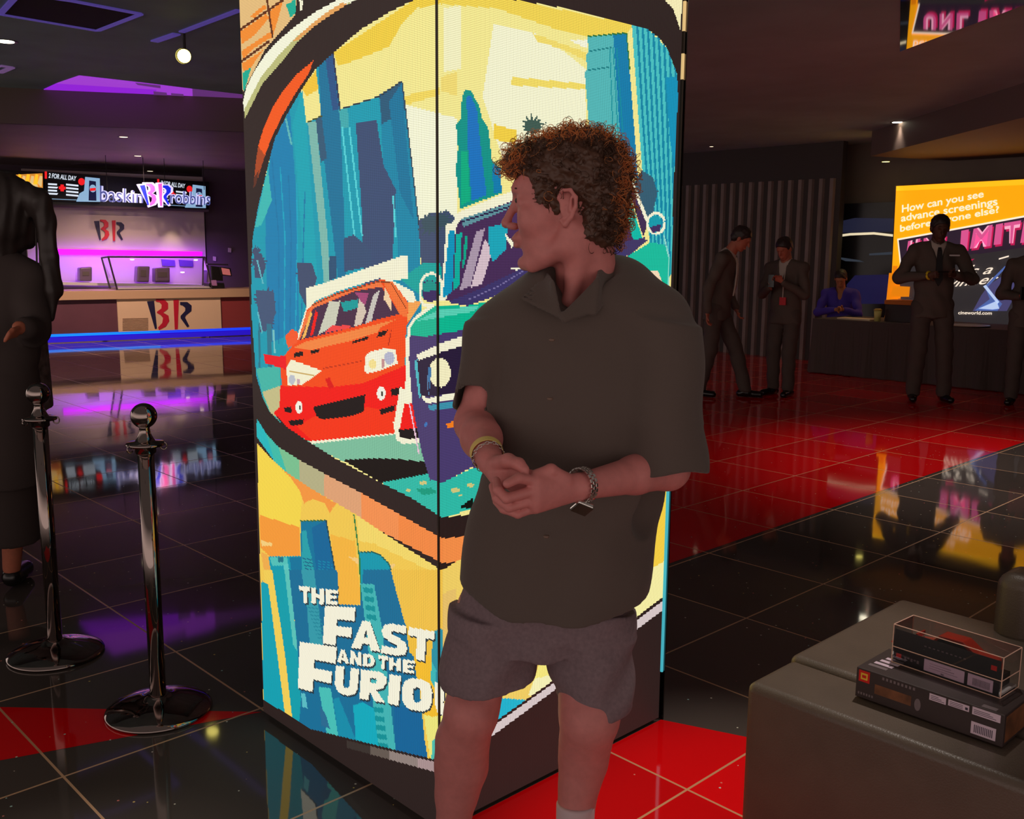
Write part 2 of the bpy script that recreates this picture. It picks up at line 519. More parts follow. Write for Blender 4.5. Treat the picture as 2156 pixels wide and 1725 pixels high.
def emit_disc(mb, c, r, n, mi=1, sq=1.0):
    """small disc facing n"""
    n = np.asarray(n, float); n /= np.linalg.norm(n); a = np.cross(n, [0.3, .9, .1]); a /= np.linalg.norm(a); b = np.cross(n, a)
    mb.poly([c + r * (math.cos(t) * a + sq * math.sin(t) * b) for t in np.linspace(0, 2 * math.pi, 17)[:-1]][::-1], mi)

M['lamp_w'] = mat('lamp_white', (255, 250, 225), emit=(255, 245, 215), estr=9)
M['lamp_y'] = mat('lamp_yellow', (255, 240, 120), emit=(255, 236, 120), estr=5.5)
M['lamp_w2'] = mat('lamp_warm_small', (255, 240, 210), emit=(255, 232, 195), estr=2.2)
M['ring'] = mat('lamp_ring', (110, 100, 100), 0.4, metal=.5)

def downlight(px, py, z, r, m, label, power=0, col=(1, .9, .75), grp=None, aim=None):
    c = at_z(px, py, z)
    t = thing('downlight', c, label, 'ceiling light', grp)
    MB().lathe([(r * 1.0, -.001), (r * 1.35, -.006), (r * 1.45, -.002), (r * 1.45, .0)], c, 24).build('trim_ring', M['ring'], t, smooth=True)
    b = MB(); b.lathe([(0.001, -.009), (r, -.006), (r, -.001)], c, 20); b.build('lens', M[m], t)
    if power:
        L = bpy.data.lights.new('downlight_beam', 'SPOT'); L.energy = power; L.color = col; L.spot_size = 1.5; L.spot_blend = .7; L.shadow_soft_size = .05
        o = bpy.data.objects.new('downlight_beam', L); COL.objects.link(o); o.parent = t; o.location = (0, 0, -.03)
        if aim: o.rotation_euler = Vector(aim).to_track_quat('Z', 'Y').to_euler()
    return t
DLG = 'recessed downlights over the kiosk'
downlight(260, 288, CK, .05, 'lamp_w2', 'small recessed downlight, nearest of the row leading to the kiosk menus', 420, (1, .66, .48), grp=DLG, aim=(.35, -.85, 1.0))
downlight(290, 328, CK, .05, 'lamp_w2', 'small recessed downlight, second of the row leading to the kiosk menus', 110, (1, .66, .48), grp=DLG, aim=(.5, -.75, 1.5))
downlight(316, 360, CK, .05, 'lamp_w2', 'small recessed downlight just above the menu screens, third of its row', grp=DLG)
downlight(470, 383, CK, .04, 'lamp_w2', 'tiny recessed downlight right of the menu screens', grp=DLG)
downlight(3, 356, CK, .05, 'lamp_w2', 'recessed downlight at the left edge above the dark haired woman', grp=DLG)
downlight(12, 87, CHL, .07, 'lamp_w', 'bright white downlight at the upper left edge of the black ceiling', 70)
downlight(1498, 308, CH, .025, 'lamp_w2', 'tiny white downlight high on the right beside the glowing column')
downlight(1890, 257, CH, .055, 'lamp_w', 'white downlight above and left of the orange light box', 8)
downlight(1865, 340, 2.6, .045, 'lamp_y', 'yellowish downlight just up left of the orange light box', 10, (1, .85, .35))
downlight(2080, 367, 2.6, .05, 'lamp_w2', 'warm downlight right above the top edge of the orange light box', 6)
downlight(1993, 367, 2.6, .04, 'ring', 'unlit downlight above the orange light box')

# violet light lines of the recessed ceiling trays
M['violet'] = mat('violet_led_line', (90, 70, 160), emit=(84, 68, 150), estr=.6)
M['violet2'] = mat('pink_led_line', (110, 80, 130), emit=(110, 80, 125), estr=.7)
def tray(pxs, label, m, wd=.05, closed=True, nm='ceiling_light_frame'):
    P = [at_z(x, y, CHL) for x, y in pxs]
    t = thing(nm, sum(P) / len(P), label, 'ceiling light')
    n = len(P)
    for i in range(n if closed else n - 1):
        a, b = P[i], P[(i + 1) % n]; d = (b - a) / np.linalg.norm(b - a); s_ = np.cross(d, ZZ)
        MB().box(a - s_ * wd / 2 - ZZ * .012, b - a, s_ * wd, (0, 0, .012), 0).build('light_strip', m, t)
    return t
t = tray([(0, 28), (205, 63), (296, 28), (150, 0), (40, -16)], 'recessed square ceiling tray outlined by a thin violet light line', M['violet'], .045)
MB().prism([at_z(x, y, CHL) - ZZ * .004 for x, y in [(0, 28), (205, 63), (296, 28), (150, 0), (40, -16)]], (0, 0, .003)).build('tray_panel', mat('tray_dark', (62, 48, 44), .8), t)
tray([(0, 137), (25, 141), (0, 152), (-30, 146)], 'corner of a ceiling tray with a pink light line at the left edge', M['violet2'], .06)
tray([(325, 86), (372, 70)], 'short violet light line on the ceiling left of the spotlight', M['violet'], .07, False, 'ceiling_light_line')
tray([(382, 66), (503, 20)], 'long violet light line on the ceiling running to the column', M['violet'], .05, False, 'ceiling_light_line')

# spotlight hanging on a track
c = at_z(388, 118, 3.05)
t = thing('track_spotlight', c, 'black track spotlight glowing yellow, hanging left of the column', 'spotlight')
dirn = np.array([.24, -.95, -.18]); dirn /= np.linalg.norm(dirn)
b = MB(); b.tube([c - dirn * .10, c - dirn * .085, c + dirn * .018], [.03, .055, .062], 24); b.build('spot_can', M['black'], t, smooth=False)
b = MB(); b.tube([c + dirn * .018, c + dirn * .14], [.062, .062], 24, caps=False); b.build('glare_hood', M['black'], t)
b = MB(); emit_disc(b, c + dirn * .021, .056, dirn, 0)
b.build('spot_lens', M['lamp_y'], t)
b = MB(); b.tube([c - dirn * .08 + ZZ * .04, c - dirn * .08 + ZZ * (CHL - 3.05)], .012, 10); b.build('stem', M['black'], t)
# glowing ceiling panel painted in place of the purple kiosk's reflection
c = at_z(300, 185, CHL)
t = thing('ceiling_reflection_panel', c, 'long glowing purple patch standing in for the kiosk reflected in the ceiling', 'ceiling light')
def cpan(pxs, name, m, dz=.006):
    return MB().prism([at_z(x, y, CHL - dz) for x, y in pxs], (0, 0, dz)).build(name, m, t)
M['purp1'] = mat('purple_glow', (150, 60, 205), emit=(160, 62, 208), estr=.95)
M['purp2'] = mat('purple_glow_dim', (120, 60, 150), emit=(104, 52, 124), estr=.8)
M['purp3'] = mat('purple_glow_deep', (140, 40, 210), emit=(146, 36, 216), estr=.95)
cpan([(120, 176), (167, 160), (300, 175), (330, 189)], 'reflection_glow', M['purp1'])
cpan([(92, 189), (120, 176), (330, 189), (322, 203)], 'reflection_glow', M['purp3'])
cpan([(300, 175), (405, 188), (406, 209), (322, 203), (330, 189)], 'reflection_glow', M['purp1'])
cpan([(405, 188), (520, 201), (520, 215), (406, 209)], 'reflection_glow', M['purp2'])
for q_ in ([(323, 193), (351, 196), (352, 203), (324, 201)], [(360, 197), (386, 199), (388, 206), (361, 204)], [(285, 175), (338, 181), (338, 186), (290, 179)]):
    cpan(q_, 'reflection_dark_patch', M['purp2'], .012)  # dark shapes inside the painted reflection

# added fill spots out of the picture that brighten the red tiles
for (x, y, e_, a_, cc) in ((1.3, 2.9, 150, .52, (1, .9, .8)), (-1.6, 1.4, 90, .36, (1, .9, .8)), (3.4, 6.5, 150, 1.5, (1, .85, .75)), (5.5, 8.5, 110, 1.5, (1, .85, .75))):
    t = thing('downlight', (x, y, CH if y > 3.3 else 3.1), 'added fill lamp over the red floor tiles, out of view', 'ceiling light', 'added fill lamps out of view')
    MB().lathe([(.05, -.004), (.07, -.008), (.075, 0)], t.location, 20).build('trim_ring', M['ring'], t)
    L = bpy.data.lights.new('downlight_beam', 'SPOT'); L.energy = e_; L.color = cc; L.spot_size = a_; L.spot_blend = .8; L.shadow_soft_size = .03
    o = bpy.data.objects.new('downlight_beam', L); COL.objects.link(o); o.parent = t; o.location = (0, 0, -.03)
    if y < 3: o.rotation_euler = Vector((x - (.62 if x > 0 else -1.0), y - (2.33 if x > 0 else 1.93), 3.07)).to_track_quat('Z', 'Y').to_euler()

# ------------------------------------------------------------------ the LED column
CU0, CU1, CV0, CV1, CT = -2.635, -1.765, 1.447, 2.335, 2.88
col_t = thing('led_column', uv((CU0 + CU1) / 2, (CV0 + CV1) / 2), 'tall square column of glowing video screens showing an illustrated car film poster', 'video column')
MB().box(uv(CU0 + .012, CV0 + .012), DU * (CU1 - CU0 - .024), DV * (CV1 - CV0 - .024), (0, 0, CT)).build('column_core', M['black'], col_t)

T5 = lambda p: [(500 + .2899 * x, .2899 * y) for x, y in p]
T6 = lambda p: [(900 + .2898 * x, .2898 * y) for x, y in p]
T7 = lambda p: [(500 + .2609 * x, 450 + .2609 * y) for x, y in p]
T8 = lambda p: [(500 + .2608 * x, 850 + .2608 * y) for x, y in p]
T9 = lambda p: [(500 + .3043 * x, 1200 + .3043 * y) for x, y in p]
TH = lambda p: [(840 + .3015 * x, 240 + .3015 * y) for x, y in p]
ART = []      # painter's list of (polygon, colour, clip) in the coordinates the picture was traced in
def pa(p, c, clip=None): ART.append((p, c, clip))
def line(p, wd, c, clip=None):
    for a, b in zip(p[:-1], p[1:]):
        dx, dy = b[0] - a[0], b[1] - a[1]; L_ = math.hypot(dx, dy) + 1e-6; nx, ny = -dy / L_ * wd / 2, dx / L_ * wd / 2
        ex, ey = dx / L_ * wd * .3, dy / L_ * wd * .3
        pa([(a[0] + nx - ex, a[1] + ny - ey), (b[0] + nx + ex, b[1] + ny + ey), (b[0] - nx + ex, b[1] - ny + ey), (a[0] - nx - ex, a[1] - ny - ey)], c, clip)
def ring(cx_, cy_, rx, ry, n=20): return [(cx_ + rx * math.cos(2 * math.pi * i / n), cy_ + ry * math.sin(2 * math.pi * i / n)) for i in range(n)]
def palm(cx_, cy_, r, c, trunk=None, clip='W'):
    rr = random.Random(int(cx_ * 7 + cy_)); pts = []
    for i in range(26):
        a = 2 * math.pi * i / 26; q = r * (rr.uniform(.8, 1.15) if i % 2 else rr.uniform(.45, .62)); pts.append((cx_ + q * math.cos(a), cy_ + q * .95 * math.sin(a)))
    pa(pts, c, clip)
    if trunk: line([(cx_, cy_), (cx_ + 3, cy_ + trunk)], r * .16, c, clip)
CREAM = (255, 250, 218); SKY = (255, 240, 150); GOLD = (250, 212, 66); TEAL = (0, 160, 182); BLUE = (0, 112, 165)
SLATE = (64, 80, 112); MINT = (96, 205, 192); OR = (255, 76, 14); LOR = (255, 138, 66); RED = (252, 16, 8); NAVY = (70, 58, 112)
PLUM = (74, 44, 72); GRN = (0, 188, 148); BAND = (255, 148, 72); OFF = (40, 28, 27)
# everything starts dark, then the frame art outside the window
pa([(400, -900), (1500, -900), (1500, 1900), (400, 1900)], OFF)
pa(T5([(0, 0), (430, 0), (420, 110), (200, 360), (40, 670), (0, 300), (0, -600), (500, -600), (430, 0)]), (238, 196, 130))
for q in ([(20, 230), (210, 100), (230, 130), (120, 260), (30, 320)], [(220, 90), (330, 10), (300, 120), (260, 250)], [(30, 370), (240, 230), (250, 270), (120, 350), (40, 430)],
          [(35, 460), (190, 360), (90, 500), (40, 520)], [(90, 120), (200, 30), (210, 60), (120, 130)]): pa(T5(q), (255, 146, 48))
pa(T5([(350, 30), (420, 0), (425, 90), (385, 130)]), (0, 178, 150)); pa(T5([(35, 530), (100, 490), (45, 680)]), (0, 178, 150))
line(T5([(20, 215), (230, 70), (330, 0)]), 5, (96, 44, 14)); line(T5([(30, 445), (230, 300)]), 5, (96, 44, 14)); line(T5([(210, -200), (215, 0), (255, 270)]), 4, (96, 44, 14))
pa(T5([(430, 0), (450, 100), (300, 250), (130, 500), (45, 700), (55, 860), (700, 100), (900, -60), (900, -700), (430, -700)]), OFF)
pa(T5([(448, 0), (478, 0), (470, 70), (455, 80)]), CREAM)
pa(T5([(40, 740), (62, 640), (120, 520), (200, 400), (290, 300), (420, 190), (560, 90), (720, 0), (1000, -130), (1460, -260), (1460, -190), (1000, -60), (800, 30), (690, 100), (560, 190), (440, 300), (320, 450), (180, 610), (55, 860)]), (255, 255, 226))
pa(T5([(55, 860), (52, 790), (170, 560), (300, 400), (430, 265), (560, 165), (700, 70), (860, 0), (800, 30), (690, 100), (560, 190), (440, 300), (320, 450), (180, 610)]), (196, 196, 128))
pa(T5([(430, 300), (560, 190), (690, 100), (800, 30), (760, 20), (640, 95), (520, 190), (400, 300)]), (238, 168, 92))
pa(T5([(550, 440), (430, 540), (330, 660), (250, 790), (190, 930), (150, 1060), (200, 1130), (240, 1020), (320, 850), (420, 680), (520, 530)]), (255, 92, 22))
pa(T5([(150, 1060), (130, 1200), (120, 1320), (150, 1290), (200, 1130)]), (176, 72, 30))
pa(T5([(120, 1290), (115, 1370), (135, 1340), (155, 1240)]), (96, 44, 28))
# right hand arc
pa([(933, -84), (1000, -62), (1200, -30), (1380, -10), (1418, 20), (1432, 62), (1437, 0), (1437, -100), (933, -180)], (255, 244, 190))
pa([(933, -84), (1200, -30), (1380, -10), (1400, 0), (1418, 20), (1432, 62), (1425, 100), (1400, 60), (933, -60)], OFF)
# the window of the picture
WIN = T5([(1465, -130), (1280, 0), (1100, 90), (900, 210), (700, 380), (560, 510), (460, 660), (360, 830), (270, 1010), (210, 1250), (150, 1500), (110, 1725)]) + \
      T7([(112, 400), (112, 800), (130, 1050), (150, 1300), (200, 1480), (260, 1600), (360, 1700)]) + \
      T8([(300, 80), (400, 190), (560, 300), (800, 450), (1160, 640), (1400, 760), (1650, 920), (1840, 900)]) + \
      [(1120, 1050), (1300, 940), (1390, 800), (1412, 640), (1418, 400)] + \
      T6([(1820, 700), (1815, 540), (1780, 450), (1740, 350), (1680, 270), (1600, 215), (1480, 178), (1300, 135), (1000, 60), (640, 0), (95, -110)])
pa(WIN, SKY)
C_ = 'W'
def pw(p, c): pa(p, c, 'W')
pw(T5([(700, 380), (1280, 0), (1600, -200), (1600, 0), (1300, 60), (1190, 180), (1100, 340), (850, 440), (730, 480)]), GOLD)
pw(T5([(470, 640), (570, 510), (600, 640), (500, 700)]), (255, 205, 60))
pw(T5([(1215, 760), (1600, 860), (1600, 1725), (1330, 1725)]), (255, 255, 220)); pw(T5([(1200, 700), (1465, 640), (1465, 690), (1230, 760)]), (252, 222, 96))
pw(T6([(95, -100), (640, 0), (1480, 178), (1490, 250), (1160, 262), (900, 200), (500, 60), (95, 30)]), (250, 218, 84))
pw(T6([(480, 180), (760, 230), (1000, 380), (1150, 500), (1150, 1300), (560, 1200), (400, 700)]), (255, 253, 214))
pw(T6([(620, 560), (1150, 610), (1150, 650), (600, 620)]), (252, 226, 104)); pw(T6([(760, 240), (1150, 380), (1150, 440), (1010, 370), (800, 300)]), (252, 226, 110))
pw(T6([(1040, 290), (1160, 290), (1160, 350), (1080, 320)]), (255, 253, 225))
pw(T6([(100, 560), (215, 520), (220, 700), (100, 660)]), (252, 226, 120)); pw(T6([(120, 60), (240, 40), (240, 500), (120, 520)]), (255, 250, 200))
pw(T6([(480, 900), (650, 950), (640, 1050), (480, 1010)]), (252, 214, 70))
# towers, left
pw(T5([(100, 1725), (150, 1500), (270, 1010), (360, 830), (460, 650), (500, 890), (610, 840), (570, 500), (690, 390), (745, 795), (1030, 700), (1195, 588), (1230, 900), (1320, 1640), (1345, 2600), (1345, 3200), (90, 3300)]), TEAL)
pw(T5([(250, 1050), (380, 800), (420, 1300), (450, 2400), (220, 2500), (200, 1500)]), (0, 132, 182)); pw(T5([(590, 460), (690, 390), (745, 795), (790, 2000), (740, 2100), (610, 1000)]), (8, 118, 158))
pw(T5([(640, 440), (690, 390), (735, 795), (690, 800)]), (38, 86, 138)); pw(T5([(565, 862), (610, 840), (650, 1150), (605, 1180)]), (48, 92, 122))
pw(T5([(1030, 700), (1195, 588), (1320, 1640), (1330, 2400), (1180, 2400), (1160, 1725), (1140, 1400), (1060, 1200)]), (0, 138, 172)); pw(T5([(1030, 690), (1195, 588), (1222, 800), (1050, 900)]), (34, 92, 124))
pw(T5([(860, 900), (1010, 870), (1060, 1200), (1150, 1380), (1120, 2000), (930, 2400), (900, 1500)]), (58, 80, 118)); pw(T5([(1100, 740), (1195, 600), (1225, 1000), (1280, 1600), (1180, 1400)]), (0, 120, 160))
pw(T5([(470, 650), (500, 890), (560, 1700), (600, 2400), (520, 2400), (450, 1500), (400, 900)]), (0, 170, 186))
pw(T5([(510, 890), (570, 880), (655, 1725), (690, 2200), (640, 2200), (600, 1725)]), (128, 190, 178)); pw(T5([(735, 800), (800, 790), (812, 930), (752, 930)]), (62, 176, 180))
for a_ in ((760, 930, 850, 1720), (812, 930, 905, 1710), (1130, 1420, 1150, 1725)): line(T5([a_[:2], a_[2:]]), 3.6, (84, 216, 222), 'W')
pw(T5([(220, 1220), (250, 1460), (170, 1640), (125, 1650)]), (58, 192, 186)); line(T5([(350, 860), (392, 1050)]), 4, (96, 190, 190), 'W')
for k_ in range(5): line(T5([(250 + 60 * k_, 1150 + 60 * k_), (300 + 45 * k_, 1725), (300 + 40 * k_, 2500)]), 2.2, (0, 172, 200) if k_ % 2 else (0, 120, 170), 'W')
line(T5([(1195, 588), (1225, 830), (1318, 1640)]), 2.4, (40, 60, 80), 'W'); line(T5([(745, 795), (1030, 700), (1195, 588)]), 2.4, (40, 60, 70), 'W'); line(T5([(695, 390), (745, 795)]), 3, (40, 50, 80), 'W')
line(T5([(505, 890), (612, 842)]), 2.4, (70, 80, 40), 'W')
# towers, right face
pw(T6([(265, 665), (290, 652), (315, 658), (380, 780), (400, 870), (440, 920), (470, 1170), (530, 1220), (540, 1400), (240, 1520), (205, 1240), (222, 1080), (208, 900), (240, 860), (245, 750)]), (0, 152, 140))
pw(T6([(285, 700), (320, 700), (360, 800), (380, 1000), (430, 1420), (320, 1460), (290, 1000)]), (20, 118, 196)); pw(T6([(240, 1100), (290, 1100), (310, 1460), (245, 1490)]), (0, 178, 132)); pw(T6([(470, 1190), (530, 1225), (540, 1390), (480, 1410)]), (0, 128, 180))
pw(T6([(1165, 265), (1448, 240), (1530, 1290), (1300, 1300), (1180, 1000), (1143, 530), (1162, 500), (1150, 400), (1168, 375)]), (84, 188, 188))
pw(T6([(1350, 255), (1448, 240), (1530, 1290), (1420, 1300), (1380, 700)]), (0, 128, 176)); line(T6([(1168, 375), (1335, 345)]), 2.6, (20, 130, 136), 'W'); line(T6([(1160, 512), (1315, 488)]), 2.6, (20, 130, 136), 'W')
for k_ in range(3): line(T6([(1325 + k_ * 25, 350), (1345 + k_ * 35, 900), (1375 + k_ * 35, 1300)]), 2, (0, 148, 160), 'W')
line(T6([(1165, 265), (1448, 240), (1470, 500)]), 3, (40, 120, 60), 'W')
pw(T6([(1450, 250), (1490, 185), (1560, 1240), (1525, 1250), (1480, 560)]), (255, 240, 150)); pw(T6([(1485, 185), (1600, 210), (1740, 350), (1830, 560), (1830, 2000), (1640, 2000), (1560, 1240)]), (74, 200, 200))
for k_ in range(9): line(T6([(1525 + 38 * k_, 190), (1560 + 36 * k_, 800), (1610 + 30 * k_, 1500), (1640 + 24 * k_, 2000)]), 4.6, (0, 138, 170), 'W')
pw(T6([(1730, 560), (1830, 560), (1825, 1400), (1760, 1000)]), (0, 150, 190))
palm(*T6([(765, 915)])[0], 27, (62, 92, 82), 40); palm(*T6([(1240, 945)])[0], 19, (50, 110, 124), 40)
pw(T6([(1500, 1330), (1560, 1240), (1640, 1290), (1670, 1400), (1640, 1540), (1580, 1600), (1540, 1500)]), (52, 96, 118)); palm(*T6([(1590, 1370)])[0], 24, (52, 96, 118), 60)
pw(T7([(1460, 60), (1560, 0), (1700, -20), (1760, 40), (1640, 700), (1500, 700)]), SLATE); palm(*T7([(1560, 80)])[0], 30, (58, 84, 96)); palm(*T7([(1650, 60)])[0], 24, (58, 84, 96))
line(T7([(1650, 70), (1655, 1500)]), .1, SLATE, 'W')
pw(T7([(1500, 400), (1640, 400), (1660, 640), (1500, 680), (1300, 520), (1380, 480)]), (0, 168, 160))
for q in ((172, 395, 21), (215, 690, 27), (545, 480, 21), (235, 880, 20), (150, 300, 12)): palm(*T7([q[:2]])[0], q[2], SLATE)
pw(T7([(480, 400), (600, 400), (640, 520), (620, 600), (560, 760), (500, 640)]), SLATE); pw(T7([(130, 300), (190, 320), (230, 420), (200, 520), (140, 520)]), SLATE); pw(T7([(150, 620), (290, 620), (310, 800), (260, 940), (180, 960)]), (66, 88, 122))
line(T7([(255, 900), (268, 1370)]), 9, (40, 120, 144), 'W'); line(T7([(175, 900), (180, 1330)]), 4, (30, 120, 140), 'W'); pw(T7([(860, 200), (940, 170), (1080, 300), (1080, 420), (860, 470)]), (56, 82, 118)); pw(T7([(740, 340), (800, 340), (800, 520), (740, 540)]), (40, 84, 120))
line(T7([(160, 380), (205, 560)]), 3, (96, 190, 200), 'W'); line(T7([(165, 800), (200, 960)]), 3, (96, 190, 200), 'W'); line(T7([(290, 940), (300, 1120)]), 4, (120, 200, 200), 'W')
# street
pw(T7([(150, 1250), (345, 1230), (345, 1700), (250, 1650)]), (66, 188, 172)); pw(T7([(200, 1440), (345, 1390), (345, 1620), (280, 1640)]), (204, 196, 140))
pw(T8([(400, 200), (1280, 230), (1490, 280), (1510, 480), (860, 470), (560, 320)]), (128, 196, 162)); pw(T8([(850, 455), (1100, 442), (1300, 448), (1500, 470), (1700, 560), (1160, 640)]), (4, 2, 3))
pw(T8([(1160, 638), (1530, 568), (1650, 640), (1900, 520), (2400, 200), (2400, 700), (1650, 925)]), (44, 192, 172))
for q in ((1500, 640, 30), (1380, 700, 22), (1760, 700, 40), (1880, 660, 30), (1800, 740, 20)): pw(T8(ring(q[0], q[1], q[2], q[2] * .5)), (216, 206, 130))
pw(T8([(1440, 690), (1560, 680), (1620, 720), (1500, 740)]), (0, 160, 130)); pw(T8([(1790, 840), (1900, 760), (1900, 850)]), (4, 20, 16))
# orange coupe
line(T8([(590, 315), (1280, 236)]), 6, CREAM, 'W')
for q in ([(555, 600), (700, 560), (1340, 335), (1375, 345), (1378, 525), (1250, 540), (1420, 630), (1440, 700), (1400, 760), (1370, 700), (1150, 520), (800, 630), (620, 710), (490, 1020), (470, 1030), (555, 760)],): pw(T7(q), CREAM)
pw(T7([(490, 1020), (560, 780), (620, 720), (800, 640), (1150, 535), (1250, 545), (1380, 720), (1480, 700), (1400, 850), (1362, 900), (1350, 1250), (1400, 1450), (1475, 1760), (1290, 1770), (575, 1838), (400, 1740), (290, 1610), (340, 1560), (360, 1400), (345, 1250), (350, 1180), (400, 1120), (440, 1070)]), OR)
pw(T7([(345, 1385), (440, 1395), (760, 1400), (1010, 1370), (1355, 1225), (1400, 1450), (1475, 1760), (1290, 1770), (575, 1838), (400, 1740), (290, 1610), (340, 1560)]), RED)
pw(T7([(610, 1640), (1060, 1560), (1280, 1600), (1300, 1770), (600, 1830), (480, 1720)]), (255, 52, 10)); pw(T7([(560, 1030), (900, 950), (1290, 850), (1150, 920), (1130, 960), (900, 1030), (600, 1100), (440, 1085)]), LOR)
pw(T7([(620, 720), (800, 650), (1150, 540), (1180, 590), (950, 620), (600, 770), (520, 1010), (490, 1020), (560, 800)]), (255, 122, 62)); pw(T7([(1170, 540), (1250, 548), (1380, 730), (1370, 840), (1310, 815), (1240, 680)]), (255, 118, 52)); pw(T7([(1380, 720), (1490, 700), (1400, 850), (1370, 880)]), (255, 168, 84))
pw(T7([(500, 1020), (610, 765), (950, 625), (1160, 592), (1230, 680), (1305, 812), (1100, 862), (950, 912), (650, 985)]), PLUM)
pw(T7([(520, 1010), (590, 790), (605, 800), (545, 1005)]), (255, 190, 90)); pw(T7([(585, 985), (630, 780), (650, 800), (610, 980)]), RED)
pw(T7([(650, 980), (740, 710), (830, 705), (790, 900)]), (212, 212, 190)); pw(T7([(940, 912), (990, 650), (1040, 790), (1000, 895)]), (222, 204, 184)); pw(T7([(1030, 890), (1100, 650), (1150, 612), (1080, 868)]), (206, 200, 190)); pw(T7([(830, 715), (970, 690), (970, 760), (860, 795)]), (0, 160, 158)); pw(T7([(760, 905), (920, 900), (900, 925), (700, 965)]), (250, 70, 70)); pw(T7([(950, 640), (1060, 640), (1030, 740), (990, 700)]), (170, 70, 120)); pw(T7([(1190, 600), (1240, 690), (1240, 780), (1180, 690)]), (250, 215, 170))
line(T7([(600, 740), (800, 650), (1150, 545), (1240, 560), (1310, 680), (1365, 770)]), 2.4, (140, 60, 20), 'W'); line(T7([(1220, 1060), (1240, 940)]), 2, (180, 40, 10), 'W'); line(T7([(690, 1250), (1000, 1190)]), 2, (200, 50, 10), 'W')
pw(T7([(1022, 1275), (1035, 1140), (1070, 1115), (1200, 1082), (1275, 1098), (1293, 1210), (1160, 1265), (1050, 1290)]), (255, 250, 222)); pw(T7(ring(1225, 1165, 42, 52)), (186, 188, 210)); pw(T7(ring(1090, 1215, 30, 40)), (255, 232, 150)); pw(T7(ring(1175, 1210, 14, 40)), (206, 150, 150))
pw(T7([(395, 1250), (430, 1178), (540, 1215), (680, 1268), (640, 1300), (600, 1330), (520, 1380), (405, 1388)]), (255, 248, 214)); line(T7([(420, 1275), (620, 1310)]), 2, (214, 180, 110), 'W'); pw(T7(ring(440, 1340, 26, 40)), (196, 200, 210)); pw(T7(ring(492, 1355, 14, 24)), (210, 170, 180))
for q in ((1160, 1450, 36, 56), (497, 1562, 28, 52)): pw(T7(ring(*q)), (255, 250, 235)); pw(T7(ring(q[0] + 6, q[1] + 5, q[2] * .28, q[3] * .35)), (60, 60, 50))
DK = (10, 4, 8)
for q in ([(610, 1560), (1032, 1462), (1018, 1600), (900, 1638), (700, 1660), (640, 1640)], [(455, 1125), (530, 1110), (532, 1148), (460, 1158)], [(588, 1108), (662, 1090), (655, 1115), (600, 1132)], [(910, 1040), (1055, 988), (1052, 1015), (930, 1048)],
          [(1120, 1000), (1140, 960), (1212, 938), (1190, 982)], [(1238, 1420), (1318, 1398), (1300, 1462), (1240, 1472)], [(1148, 1582), (1275, 1545), (1262, 1592), (1155, 1622)], [(375, 1568), (432, 1558), (442, 1606), (385, 1600)], [(410, 1672), (535, 1660), (530, 1702), (430, 1712)]):
    pw(T7(q), DK)
pw(T7([(385, 985), (440, 932), (492, 960), (480, 1045), (410, 1085), (395, 1040)]), (255, 92, 42)); pw(T7([(210, 1130), (390, 1155), (395, 1260), (222, 1205)]), (246, 12, 30)); pw(T7([(706, 1330), (745, 1325), (778, 1400), (740, 1420)]), (228, 10, 10))
pw(T7([(1310, 1400), (1368, 1425), (1312, 1720), (1300, 1830), (1262, 1700)]), CREAM); pw(T8([(1255, 150), (1310, 150), (1300, 260), (1480, 285), (1485, 320), (1330, 325), (1280, 290)]), CREAM); pw(T8([(1300, 212), (1455, 200), (1470, 272), (1380, 290), (1312, 272)]), DK)
# tall off-roader across the corner
sil = [(858, 714), (880, 694), (930, 688), (1004, 650), (1090, 610), (1240, 580), (1400, 540), (1408, 600), (1400, 760), (1300, 860), (1060, 985), (992, 985), (931, 1017), (905, 1011), (888, 955), (868, 850)]
line([(856, 850), (856, 714), (878, 690)], 5, CREAM, 'W'); line([(862, 850), (882, 955)], 3, (240, 200, 220), 'W')
pw([(855, 712), (885, 680), (930, 672), (930, 700), (870, 720), (872, 850), (860, 850)], CREAM)
pw(sil, (74, 60, 112))
pw(TH([(330, 770), (370, 760), (420, 685), (780, 540), (1000, 470), (1500, 425), (1500, 520), (1000, 560), (780, 620), (430, 740), (400, 790), (340, 1200), (330, 1300), (295, 1300)]), CREAM)
pw(TH([(400, 790), (430, 738), (780, 612), (1000, 560), (1500, 470), (1560, 560), (1700, 870), (900, 1080), (780, 1200), (480, 1300), (330, 1300), (350, 1180)]), (72, 44, 88))
pw(TH([(430, 735), (780, 620), (800, 650), (450, 790)]), (96, 150, 160)); line(TH([(420, 760), (600, 700), (800, 640)]), 3, (40, 30, 70), 'W')
for q, c_ in (([(540, 820), (600, 800), (500, 1200), (420, 1240)], (176, 156, 176)), ([(600, 870), (650, 960), (580, 1190), (500, 1215)], (220, 196, 206)), ([(625, 790), (760, 760), (745, 950), (655, 1035), (630, 960)], (20, 170, 190)), ([(350, 815), (392, 820), (372, 1245), (305, 1285)], (0, 152, 192)),
              ([(400, 840), (440, 830), (420, 1200), (380, 1230)], (0, 178, 160)), ([(460, 860), (480, 840), (470, 1000), (440, 1100)], (0, 170, 140)), ([(740, 830), (800, 900), (790, 940), (750, 870)], CREAM), ([(780, 1080), (900, 1060), (1000, 1080), (900, 1120)], CREAM)): pw(TH(q), c_)
pw(TH([(335, 1315), (560, 1225), (890, 1062), (1200, 980), (1720, 860), (1600, 990), (880, 1130), (700, 1260), (480, 1342)]), (62, 54, 108)); line(TH([(480, 1300), (700, 1200), (880, 1090)]), 2, (120, 110, 160), 'W')
